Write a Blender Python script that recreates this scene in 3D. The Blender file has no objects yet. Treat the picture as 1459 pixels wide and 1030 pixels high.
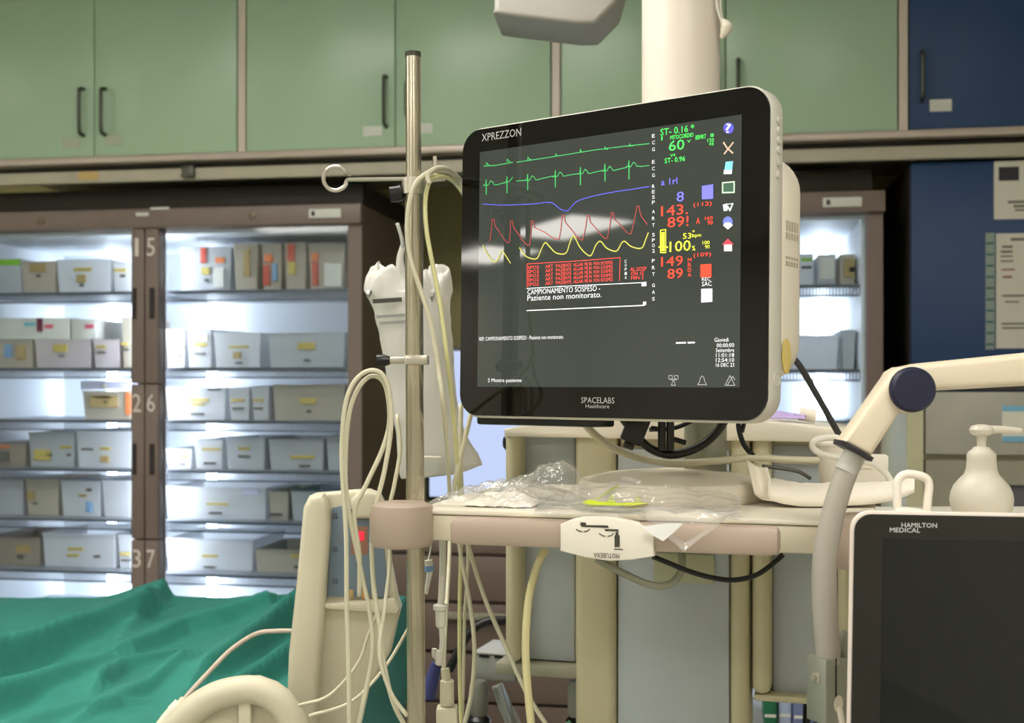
import bpy, bmesh, math, random
from mathutils import Vector, Matrix, noise

# ------------------------------------------------------------------ camera, world, exposure
scene = bpy.context.scene
COL = scene.collection
ZC, F, CX, CY, TH = 1.55, 1750.0, 729.5, 545.0, math.radians(9.5)
CAM = Vector((0, 0, ZC))
RT = Vector((math.cos(TH), math.sin(TH), 0))
FW = Vector((-math.sin(TH), math.cos(TH), 0))
UP = Vector((0, 0, 1))
cd = bpy.data.cameras.new('camera')
cam = bpy.data.objects.new('camera', cd)
COL.objects.link(cam)
cam.location = CAM
cam.rotation_euler = (math.pi / 2, 0, TH)
cd.sensor_width = 36.0
cd.lens = F / 1459.0 * 36.0
cd.shift_y = (CY - 515.0) / 1459.0
cd.clip_start = 0.05
cd.dof.use_dof = True
cd.dof.focus_distance = 1.45
cd.dof.aperture_fstop = 7.5
scene.camera = cam
wd = bpy.data.worlds.new('world')
scene.world = wd
wd.use_nodes = True
wd.node_tree.nodes['Background'].inputs[0].default_value = (0.8, 0.85, 0.9, 1)
wd.node_tree.nodes['Background'].inputs[1].default_value = 0.05
vs = scene.view_settings
vs.view_transform = 'Standard'
vs.look = 'None'
vs.gamma = 1.0
vs.exposure = 0.0
vs.use_curve_mapping = False
LAMP = 16.0          # radiance of the ceiling lamp diffusers
LAMPS = [(-8.9, -2.35), (-7.1, -2.2), (-3.6, -3.3), (-1.4, -2.2), (1.0, -2.2), (-7.1, .6), (-4.4, .6), (-2.0, .2), (.6, .2), (-1.0, 1.75)]
FRIDGE_FILL = 46.0  # radiance of the added front tubes that brighten the bins

# ------------------------------------------------------------------ helpers
def ray(px, py):
    return FW + RT * ((px - CX) / F) - UP * ((py - CY) / F)
def W(px, py, D):
    return CAM + ray(px, py) * D
def atY(px, py, Y):
    r = ray(px, py)
    return CAM + r * (Y / r.y)
def atZ(px, py, z):
    r = ray(px, py)
    return CAM + r * ((z - ZC) / r.z)
def frame(o, a, tilt=0.0, roll=0.0):
    """local x right, y back, z up; a = degrees the right end comes towards the camera"""
    a = math.radians(a)
    x = RT * math.cos(a) - FW * math.sin(a)
    y = RT * math.sin(a) + FW * math.cos(a)
    m = Matrix((x, y, UP)).transposed().to_4x4()
    m = m @ Matrix.Rotation(-math.radians(tilt), 4, 'X') @ Matrix.Rotation(math.radians(roll), 4, 'Y')
    m.translation = o
    return m
def inpl(fr, px, py, y=0.0):
    """local (x,z) of the point of the plane local-y = y that the pixel looks at"""
    inv = fr.inverted()
    o = inv @ CAM
    d = inv.to_3x3() @ ray(px, py)
    t = (y - o.y) / d.y
    p = o + d * t
    return p.x, p.z

def srgb(r, g, b):
    def f(c):
        c /= 255.0
        return c / 12.92 if c <= 0.04045 else ((c + 0.055) / 1.055) ** 2.4
    return (f(r), f(g), f(b), 1.0)

MATS = {}
def mat(name, rgb, rough=0.5, metal=0.0, var=0.06, scale=9.0, bump=0.0, bscale=60.0, spec=0.5, coat=0.0, trans=0.0):
    """procedural principled: noise-varied colour, noise bump"""
    if name in MATS:
        return MATS[name]
    m = bpy.data.materials.new(name)
    m.use_nodes = True
    nt = m.node_tree
    b = nt.nodes['Principled BSDF']
    b.inputs['Roughness'].default_value = rough
    b.inputs['Metallic'].default_value = metal
    b.inputs['Specular IOR Level'].default_value = spec
    b.inputs['Coat Weight'].default_value = coat
    tc = nt.nodes.new('ShaderNodeTexCoord')
    n = nt.nodes.new('ShaderNodeTexNoise')
    n.inputs['Scale'].default_value = scale
    n.inputs['Detail'].default_value = 3
    nt.links.new(tc.outputs['Object'], n.inputs['Vector'])
    r = nt.nodes.new('ShaderNodeValToRGB')
    c = srgb(*rgb)
    r.color_ramp.elements[0].position = 0.3
    r.color_ramp.elements[1].position = 0.7
    r.color_ramp.elements[0].color = tuple(min(1, v * (1 - var)) for v in c[:3]) + (1,)
    r.color_ramp.elements[1].color = tuple(min(1, v * (1 + var)) for v in c[:3]) + (1,)
    nt.links.new(n.outputs['Fac'], r.inputs['Fac'])
    nt.links.new(r.outputs['Color'], b.inputs['Base Color'])
    if bump > 0:
        n2 = nt.nodes.new('ShaderNodeTexNoise')
        n2.inputs['Scale'].default_value = bscale
        nt.links.new(tc.outputs['Object'], n2.inputs['Vector'])
        bp = nt.nodes.new('ShaderNodeBump')
        bp.inputs['Strength'].default_value = bump
        bp.inputs['Distance'].default_value = 0.01
        nt.links.new(n2.outputs['Fac'], bp.inputs['Height'])
        nt.links.new(bp.outputs['Normal'], b.inputs['Normal'])
    if trans > 0:
        tl = nt.nodes.new('ShaderNodeBsdfTranslucent')
        nt.links.new(r.outputs['Color'], tl.inputs['Color'])
        mx = nt.nodes.new('ShaderNodeMixShader')
        mx.inputs[0].default_value = trans
        out = nt.nodes['Material Output']
        nt.links.new(b.outputs[0], mx.inputs[1])
        nt.links.new(tl.outputs[0], mx.inputs[2])
        nt.links.new(mx.outputs[0], out.inputs['Surface'])
    MATS[name] = m
    return m
def emis(name, rgb, s=1.0, gloss=False):
    if name in MATS:
        return MATS[name]
    m = bpy.data.materials.new(name)
    m.use_nodes = True
    b = m.node_tree.nodes['Principled BSDF']
    c = srgb(*rgb)
    b.inputs['Base Color'].default_value = (0.004, 0.004, 0.004, 1) if gloss else c
    b.inputs['Roughness'].default_value = 0.03 if gloss else 0.5
    b.inputs['Emission Color'].default_value = c
    b.inputs['Emission Strength'].default_value = s
    MATS[name] = m
    return m
def clear(name, rgb, tr, rough=0.05, ior=1.45, bump=0.0, bscale=25.0, haze=0.0):
    """thin clear sheet: transparent with a glossy skin and a little milky haze"""
    if name in MATS:
        return MATS[name]
    m = bpy.data.materials.new(name)
    m.use_nodes = True
    nt = m.node_tree
    for n in list(nt.nodes):
        nt.nodes.remove(n)
    out = nt.nodes.new('ShaderNodeOutputMaterial')
    t = nt.nodes.new('ShaderNodeBsdfTransparent')
    t.inputs[0].default_value = srgb(*rgb)
    g = nt.nodes.new('ShaderNodeBsdfGlossy')
    g.inputs['Roughness'].default_value = rough
    d = nt.nodes.new('ShaderNodeBsdfDiffuse')
    d.inputs[0].default_value = srgb(*rgb)
    fr = nt.nodes.new('ShaderNodeLayerWeight')
    fr.inputs['Blend'].default_value = 0.5
    pw = nt.nodes.new('ShaderNodeMath')
    pw.operation = 'POWER'
    pw.inputs[1].default_value = 4.0
    nt.links.new(fr.outputs['Facing'], pw.inputs[0])
    ad = nt.nodes.new('ShaderNodeMath')
    ad.operation = 'ADD'
    ad.inputs[1].default_value = ((ior - 1) / (ior + 1)) ** 2 * 1.6
    nt.links.new(pw.outputs[0], ad.inputs[0])
    m1 = nt.nodes.new('ShaderNodeMixShader')
    m1.inputs[0].default_value = haze
    m2 = nt.nodes.new('ShaderNodeMixShader')
    mul = nt.nodes.new('ShaderNodeMath')
    mul.operation = 'MULTIPLY'
    mul.inputs[1].default_value = tr
    nt.links.new(t.outputs[0], m1.inputs[1])
    nt.links.new(d.outputs[0], m1.inputs[2])
    nt.links.new(ad.outputs[0], mul.inputs[0])
    nt.links.new(mul.outputs[0], m2.inputs[0])
    nt.links.new(m1.outputs[0], m2.inputs[1])
    nt.links.new(g.outputs[0], m2.inputs[2])
    if bump:
        n = nt.nodes.new('ShaderNodeTexNoise')
        n.inputs['Scale'].default_value = bscale
        tc = nt.nodes.new('ShaderNodeTexCoord')
        nt.links.new(tc.outputs['Object'], n.inputs['Vector'])
        bp = nt.nodes.new('ShaderNodeBump')
        bp.inputs['Strength'].default_value = bump
        bp.inputs['Distance'].default_value = 0.01
        nt.links.new(n.outputs['Fac'], bp.inputs['Height'])
        nt.links.new(bp.outputs['Normal'], g.inputs['Normal'])
        nt.links.new(bp.outputs['Normal'], d.inputs['Normal'])
    nt.links.new(m2.outputs[0], out.inputs['Surface'])
    MATS[name] = m
    return m

def smooth_pts(pts, k=6):
    pts = [Vector(p) for p in pts]
    if len(pts) < 3:
        return pts
    P = [pts[0] * 2 - pts[1]] + pts + [pts[-1] * 2 - pts[-2]]
    out = []
    for i in range(1, len(P) - 2):
        a, b, c, d = P[i - 1], P[i], P[i + 1], P[i + 2]
        for j in range(k):
            t = j / k
            out.append(0.5 * (2 * b + (c - a) * t + (2 * a - 5 * b + 4 * c - d) * t * t + (3 * b - a - 3 * c + d) * t ** 3))
    out.append(pts[-1])
    return out

class MB:
    def __init__(s, m=None):
        s.v, s.f, s.m = [], [], m or Matrix()
    def add(s, vs_, fs, m=None):
        k = len(s.v)
        mm = s.m if m is None else s.m @ m
        s.v += [mm @ Vector(p) for p in vs_]
        s.f += [[i + k for i in f] for f in fs]
        return s
    def frombm(s, bm, m=None):
        bm.verts.ensure_lookup_table()
        bm.verts.index_update()
        s.add([v.co.copy() for v in bm.verts], [[v.index for v in f.verts] for f in bm.faces], m)
        bm.free()
        return s
    def box(s, x0, x1, y0, y1, z0, z1, bev=0.0, m=None, seg=2):
        bm = bmesh.new()
        bmesh.ops.create_cube(bm, size=1)
        for v in bm.verts:
            v.co = Vector(((x0 + x1) / 2 + v.co.x * abs(x1 - x0), (y0 + y1) / 2 + v.co.y * abs(y1 - y0), (z0 + z1) / 2 + v.co.z * abs(z1 - z0)))
        if bev > 0:
            bev = min(bev, abs(x1 - x0) * .49, abs(y1 - y0) * .49, abs(z1 - z0) * .49)
            bmesh.ops.bevel(bm, geom=bm.edges[:], offset=bev, segments=seg, affect='EDGES', profile=0.5)
        return s.frombm(bm, m)
    def prism(s, poly, y0, y1, bev=0.0, m=None, seg=2):
        """outline in local (x,z) extruded along local y"""
        bm = bmesh.new()
        a = [bm.verts.new((x, y0, z)) for x, z in poly]
        b = [bm.verts.new((x, y1, z)) for x, z in poly]
        n = len(poly)
        f0 = bm.faces.new(a)
        f1 = bm.faces.new(b[::-1])
        for i in range(n):
            bm.faces.new((a[i], b[i], b[(i + 1) % n], a[(i + 1) % n]))
        bmesh.ops.recalc_face_normals(bm, faces=bm.faces[:])
        if bev > 0:
            ed = [e for e in bm.edges if f0 in e.link_faces or f1 in e.link_faces]
            bmesh.ops.bevel(bm, geom=ed, offset=bev, segments=seg, affect='EDGES', profile=0.5)
        return s.frombm(bm, m)
    def ring(s, outer, inner, y0, y1):
        n = len(outer)
        vs_ = [(x, y0, z) for x, z in outer] + [(x, y0, z) for x, z in inner] + [(x, y1, z) for x, z in outer] + [(x, y1, z) for x, z in inner]
        fs = []
        for i in range(n):
            j = (i + 1) % n
            fs += [[i, j, n + j, n + i], [2 * n + j, 2 * n + i, 3 * n + i, 3 * n + j], [j, i, 2 * n + i, 2 * n + j], [n + i, n + j, 3 * n + j, 3 * n + i]]
        return s.add(vs_, fs)
    def tube(s, pts, r, n=8, sm=6, world=True):
        pts = smooth_pts(pts, sm) if sm else [Vector(p) for p in pts]
        N = len(pts)
        rr = r if callable(r) else (lambda t: r)
        k = len(s.v)
        t0 = (pts[1] - pts[0]).normalized()
        ref = Vector((0, 0, 1)) if abs(t0.z) < .9 else Vector((1, 0, 0))
        u = t0.cross(ref).normalized()
        for i, p in enumerate(pts):
            t = (pts[min(i + 1, N - 1)] - pts[max(i - 1, 0)]).normalized()
            u = (u - t * u.dot(t)).normalized()
            w = t.cross(u)
            q = rr(i / (N - 1))
            for j in range(n):
                a = 2 * math.pi * j / n
                c = p + u * (q * math.cos(a)) + w * (q * math.sin(a))
                s.v.append(c if world else s.m @ c)
        for i in range(N - 1):
            for j in range(n):
                j2 = (j + 1) % n
                s.f.append([k + i * n + j, k + i * n + j2, k + (i + 1) * n + j2, k + (i + 1) * n + j])
        s.f.append([k + j for j in range(n)][::-1])
        s.f.append([k + (N - 1) * n + j for j in range(n)])
        return s
    def lathe(s, prof, n=24, m=None):
        vs_, fs = [], []
        for r, z in prof:
            for j in range(n):
                a = 2 * math.pi * j / n
                vs_.append((r * math.cos(a), r * math.sin(a), z))
        for i in range(len(prof) - 1):
            for j in range(n):
                j2 = (j + 1) % n
                fs.append([i * n + j, i * n + j2, (i + 1) * n + j2, (i + 1) * n + j])
        fs.append([j for j in range(n)][::-1])
        fs.append([(len(prof) - 1) * n + j for j in range(n)])
        return s.add(vs_, fs, m)
    def loft(s, rings):
        n = len(rings[0])
        vs_ = [p for r in rings for p in r]
        fs = []
        for i in range(len(rings) - 1):
            for j in range(n):
                j2 = (j + 1) % n
                fs.append([i * n + j, i * n + j2, (i + 1) * n + j2, (i + 1) * n + j])
        fs.append([j for j in range(n)][::-1])
        fs.append([(len(rings) - 1) * n + j for j in range(n)])
        return s.add(vs_, fs)
    def grid(s, nu, nv, fn):
        vs_ = [fn(i / (nu - 1), j / (nv - 1)) for j in range(nv) for i in range(nu)]
        fs = [[j * nu + i, j * nu + i + 1, (j + 1) * nu + i + 1, (j + 1) * nu + i] for j in range(nv - 1) for i in range(nu - 1)]
        return s.add(vs_, fs)

def rrect(x0, x1, z0, z1, r, n=8):
    out = []
    for cx, cz, a0 in ((x1 - r, z1 - r, 0), (x0 + r, z1 - r, 90), (x0 + r, z0 + r, 180), (x1 - r, z0 + r, 270)):
        for i in range(n + 1):
            a = math.radians(a0 + 90 * i / n)
            out.append((cx + r * math.cos(a), cz + r * math.sin(a)))
    return out

ORG = {}
def thing(name, label, cat, loc, group=None):
    o = bpy.data.objects.new(name, None)
    o.empty_display_size = 0.05
    COL.objects.link(o)
    o.location = loc
    o['label'] = label
    o['category'] = cat
    if group:
        o['group'] = group
    ORG[o] = Vector(loc)
    return o
def mesh_obj(name, mb, m, org, angle=40, solid=0.0, recalc=True):
    me = bpy.data.meshes.new(name)
    me.from_pydata([tuple(p - org) for p in mb.v], [], mb.f)
    if recalc:
        bm = bmesh.new()
        bm.from_mesh(me)
        bmesh.ops.recalc_face_normals(bm, faces=bm.faces[:])
        bm.to_mesh(me)
        bm.free()
    me.materials.append(m)
    me.shade_smooth()
    me.set_sharp_from_angle(angle=math.radians(angle))
    o = bpy.data.objects.new(name, me)
    COL.objects.link(o)
    if solid:
        md = o.modifiers.new('thickness', 'SOLIDIFY')
        md.thickness = solid
    return o
def part(name, mb, m, parent, label=None, angle=40, solid=0.0, kind=None):
    org = ORG[parent]
    o = mesh_obj(name, mb, m, org, angle, solid)
    o.parent = parent
    ORG[o] = org
    if label:
        o['label'] = label
    if kind:
        o['kind'] = kind
    return o
def solo(name, mb, m, label, cat, group=None, angle=40, solid=0.0):
    lo = Vector([min(p[i] for p in mb.v) for i in range(3)])
    hi = Vector([max(p[i] for p in mb.v) for i in range(3)])
    org = Vector(((lo.x + hi.x) / 2, (lo.y + hi.y) / 2, lo.z))
    o = mesh_obj(name, mb, m, org, angle, solid)
    o.location = org
    ORG[o] = org
    o['label'] = label
    o['category'] = cat
    if group:
        o['group'] = group
    return o
def struct(name, mb, m, label=None, parent=None):
    if parent is not None:
        return part(name, mb, m, parent, label)
    o = mesh_obj(name, mb, m, Vector((0, 0, 0)))
    ORG[o] = Vector((0, 0, 0))
    o['kind'] = 'structure'
    if label:
        o['label'] = label
    return o

TXT = {}
def glyphs(s):
    if s not in TXT:
        cu = bpy.data.curves.new('txt', 'FONT')
        cu.body = s
        cu.resolution_u = 2
        ob = bpy.data.objects.new('txt', cu)
        COL.objects.link(ob)
        dg = bpy.context.evaluated_depsgraph_get()
        me = bpy.data.meshes.new_from_object(ob.evaluated_get(dg))
        vs_ = [v.co.copy() for v in me.vertices]
        fs = [list(p.vertices) for p in me.polygons]
        bpy.data.objects.remove(ob)
        bpy.data.curves.remove(cu)
        bpy.data.meshes.remove(me)
        x0, x1 = min(v.x for v in vs_), max(v.x for v in vs_)
        y0, y1 = min(v.y for v in vs_), max(v.y for v in vs_)
        TXT[s] = ([((v.x - x0) / (x1 - x0), (v.y - y0) / (y1 - y0)) for v in vs_], fs)
    return TXT[s]
def text_rect(mb, fr, s, x0, x1, z0, z1, y, shear=0.0, flip=False):
    """glyph outlines stretched into a rectangle of the plane local-y = y"""
    g, fs = glyphs(s)
    if flip:
        g = [(1 - a, 1 - b) for a, b in g]
    mb.add([fr @ Vector((x0 + (x1 - x0) * a + shear * b * (z1 - z0), y, z0 + (z1 - z0) * b)) for a, b in g], fs, mb.m.inverted())
def text_px(mb, fr, s, px0, px1, py0, py1, y, **k):
    """py0 top, py1 bottom, at the middle of the word"""
    pm = (px0 + px1) / 2
    x0, _ = inpl(fr, px0, (py0 + py1) / 2, y)
    x1, _ = inpl(fr, px1, (py0 + py1) / 2, y)
    _, zt = inpl(fr, pm, py0, y)
    _, zb = inpl(fr, pm, py1, y)
    text_rect(mb, fr, s, x0, x1, zb, zt, y, **k)
def ribbon(mb, fr, pts, w, y):
    """flat line drawn on the plane local-y = y through pixels"""
    P = [Vector((inpl(fr, a, b, y)[0], 0, inpl(fr, a, b, y)[1])) for a, b in pts]
    for i in range(len(P) - 1):
        d = P[i + 1] - P[i]
        if d.length < 1e-6:
            continue
        d.normalize()
        n = Vector((-d.z, 0, d.x)) * w / 2
        e = d * w * .3
        q = [P[i] - e - n, P[i + 1] + e - n, P[i + 1] + e + n, P[i] - e + n]
        mb.add([fr @ Vector((p.x, y, p.z)) for p in q], [[0, 1, 2, 3]], mb.m.inverted())
def quad_px(mb, fr, pts, y):
    mb.add([fr @ Vector((inpl(fr, a, b, y)[0], y, inpl(fr, a, b, y)[1])) for a, b in pts], [list(range(len(pts)))], mb.m.inverted())

def fbm(p, s=1.0, o=3):
    return noise.fractal(Vector(p) * s, 1.0, 2.0, o)

# ------------------------------------------------------------------ materials
CREAM = mat('cream plastic', (228, 220, 202), .42, var=.03)
CREAM2 = mat('warm cream plastic', (216, 208, 184), .45, var=.03)
WHITEPL = mat('white plastic', (236, 230, 216), .4, var=.02)
TAUPE = mat('taupe rubber plastic', (176, 158, 142), .45, var=.04)
FRAME = mat('fridge taupe paint', (122, 106, 98), .45, var=.05, bump=.03)
STEEL = mat('brushed steel', (196, 190, 176), .3, metal=.7, var=.08, scale=20)
DSTEEL = mat('dark steel', (92, 90, 84), .4, metal=.7)
BLACK = mat('black plastic', (14, 14, 14), .35, var=.1)
BLACKG = mat('black gloss bezel', (5, 5, 5), .05, var=.05)
GREY = mat('grey panel', (186, 192, 192), .5, var=.03)
GREEN = mat('green laminate', (168, 196, 166), .28, var=.03, scale=3)
BLUE = mat('blue laminate', (14, 58, 104), .45, var=.05, scale=3)
BEIGE = mat('beige cabinet trim', (214, 200, 186), .4, var=.03)
CABLE = mat('cream cable', (208, 204, 178), .45, var=.03)
CABLEW = mat('white cable', (224, 222, 210), .4, var=.03)
PAPER = mat('paper white', (222, 218, 204), .8, var=.02)
# ------------------------------------------------------------------ room shell
X0, X1, Y0, Y1, H = -10.0, 2.6, -4.0, 4.45, 3.0
WALL = mat('olive cream wall paint', (168, 160, 112), .7, var=.03, bump=.05)
WALLW = mat('pale wall paint', (224, 220, 208), .7, var=.03, bump=.05)
CEIL = mat('ceiling tiles', (226, 224, 216), .8, var=.03, bump=.05)
FLOOR = mat('grey green vinyl floor', (170, 172, 160), .35, var=.08, scale=5)
struct('floor', MB().box(X0 - .1, X1 + .1, Y0 - .1, Y1 + .1, -.1, 0), FLOOR)
struct('ceiling', MB().box(X0 - .1, X1 + .1, Y0 - .1, Y1 + .1, H, H + .1), CEIL)
struct('wall_back', MB().box(X0, X1, Y1, Y1 + .1, 0, H), WALL)
struct('wall_front', MB().box(X0, X1, Y0 - .1, Y0, 0, H), WALLW)
struct('wall_left', MB().box(X0 - .1, X0, Y0, Y1, 0, H), WALLW)
struct('wall_right', MB().box(X1, X1 + .1, Y0, Y1, 0, H), WALLW)
LAMPM = emis('lamp diffuser', (255, 250, 242), LAMP)
LAMPF = mat('lamp frame white', (230, 230, 226), .4)
def ceiling_lamp(x, y, sx, sy, label):
    t = thing('ceiling_lamp', label, 'lamp', (x, y, H - .05), 'ceiling lamps')
    part('frame', MB().ring([(x - sx / 2, y - sy / 2), (x + sx / 2, y - sy / 2), (x + sx / 2, y + sy / 2), (x - sx / 2, y + sy / 2)],
                            [(x - sx / 2 + .03, y - sy / 2 + .03), (x + sx / 2 - .03, y - sy / 2 + .03), (x + sx / 2 - .03, y + sy / 2 - .03), (x - sx / 2 + .03, y + sy / 2 - .03)], 0, 0), LAMPF, t) if 0 else None
    fm = MB()
    for a, b, c, d in ((x - sx / 2, x + sx / 2, y - sy / 2, y - sy / 2 + .03), (x - sx / 2, x + sx / 2, y + sy / 2 - .03, y + sy / 2), (x - sx / 2, x - sx / 2 + .03, y - sy / 2, y + sy / 2), (x + sx / 2 - .03, x + sx / 2, y - sy / 2, y + sy / 2)):
        fm.box(a, b, c, d, H - .05, H)
    part('frame', fm, LAMPF, t)
    part('diffuser', MB().box(x - sx / 2 + .03, x + sx / 2 - .03, y - sy / 2 + .03, y + sy / 2 - .03, H - .04, H - .02), LAMPM, t)
for lx, ly in LAMPS:
    ceiling_lamp(lx, ly, 1.2, .6, 'rectangular ceiling lamp with white frame above the ward')

# ------------------------------------------------------------------ wall cabinets
YC = 3.65
def cx_(px):
    return atY(px, 200, YC).x
ZB = atY(500, 211, YC).z          # lower edge of the doors
HANDLE = mat('dark bar handle', (74, 78, 66), .4, metal=.5)
STICK = mat('pale sticker', (176, 184, 160), .6)
STICKW = mat('white sticker', (214, 214, 206), .6)
def wall_cabinet(xa, xb, m, label, handles, stickers, doors=2):
    xm = (xa + xb) / 2
    t = thing('wall_cabinet', label, 'cabinet', (xm, YC + .4, ZB), 'wall cabinets')
    b = MB()
    b.box(xa, xa + .012, YC, Y1 - .005, ZB, H)
    b.box(xb - .012, xb, YC, Y1 - .005, ZB, H)
    b.box(xa + .012, xb - .012, YC + .03, Y1 - .005, ZB, ZB + .02)
    b.box(xa + .012, xb - .012, Y1 - .03, Y1 - .005, ZB + .02, H)
    part('body', b, BEIGE, t)
    w = (xb - xa - .03) / doors
    for i in range(doors):
        a = xa + .015 + i * w
        d = part('door', MB().box(a + .0015, a + w - .0015, YC - .002, YC + .018, ZB, H - .005, .002), m, t)
        for hx, z0, z1 in handles:
            if a < hx < a + w:
                y = YC - .002
                pts = [(hx, y, z1), (hx, y - .022, z1 - .004), (hx, y - .03, z1 - .02), (hx, y - .03, z0 + .02), (hx, y - .022, z0 + .004), (hx, y, z0)]
                part('handle', MB().tube(pts, .006, 8, 3), HANDLE, d)
        for sx, z0, z1, sw, sm in stickers:
            if a < sx < a + w:
                part('sticker', MB().box(sx - sw, sx + sw, YC - .004, YC - .002, z0, z1), sm, d)
def hp(px, y0, y1):
    p, q = atY(px, y0, YC - .03), atY(px, y1, YC - .03)
    return (p.x, q.z, p.z)
def sp(px, y0, y1, w, m):
    p, q = atY(px, y0, YC), atY(px, y1, YC)
    return (p.x, q.z, p.z, w, m)
P1, P2, P3 = cx_(344.5), cx_(792), cx_(1287)
wall_cabinet(P1 - (P2 - P1), P1, GREEN, 'green double-door wall cabinet furthest along above the tall fridge with numbered doors',
             [hp(113, 124, 191), hp(144, 124, 190)], [sp(102, 197, 212, .03, STICK), sp(163, 192, 207, .03, STICK)])
wall_cabinet(P1, P2, GREEN, 'green double-door wall cabinet behind the top of the steel drip pole',
             [hp(547, 106, 178), hp(579, 114, 166)], [sp(531, 180, 194, .03, STICKW), sp(607, 176, 190, .02, STICKW)])
wall_cabinet(P2, P3, GREEN, 'green double-door wall cabinet behind the white ceiling column beside the blue cabinet',
             [hp(1052, 82, 148), hp(1020, 84, 150)], [])
wall_cabinet(P3, P3 + 1.0, BLUE, 'dark blue wall cabinet with bar handle and white sticker',
             [hp(1315, 71, 141)], [sp(1340, 142, 159, .03, STICKW)])
def trim(name, y0, y1, z0, z1, m):
    struct(name, MB().box(P1 - 1.3, X1 - .01, y0, y1, z0, z1, .003), m)
k_ = 3.7 / F
TRIM = mat('aluminium trim', (190, 176, 164), .35, metal=.3, var=.04)
trim('trim_1', YC - .015, YC + .03, ZB - 11.5 * k_, ZB - 1.0 * k_, TRIM)
trim('trim_2', YC + .03, YC + .06, ZB - 37 * k_, ZB - 19 * k_, mat('valance paint', (186, 180, 160), .5))
trim('trim_3', YC + .045, YC + .075, ZB - 19 * k_, ZB - 12 * k_, mat('valance gap shade', (60, 56, 46), .6))  # dark strip stands in for the shadow gap above the valance
p = atY(270, 246, YC + .03)
solo('metal_clip', MB().box(p.x - .02, p.x + .02, YC + .012, YC + .03, p.z - .018, p.z + .022, .003).box(p.x - .02, p.x + .008, YC + .006, YC + .012, p.z - .018, p.z - .01), DSTEEL,
     'small grey metal clip on the valance strip under the green cabinets', 'clip')
p = atY(126, 250, YC + .03)
solo('adhesive_tape', MB().box(p.x - .035, p.x + .035, YC + .027, YC + .0298, p.z - .015, p.z + .012).box(p.x - .014, p.x + .014, YC + .0255, YC + .027, p.z - .004, p.z + .012),
     mat('yellowed tape', (206, 176, 116), .6), 'yellowed strip of adhesive tape on the valance under the green cabinets', 'tape')

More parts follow.
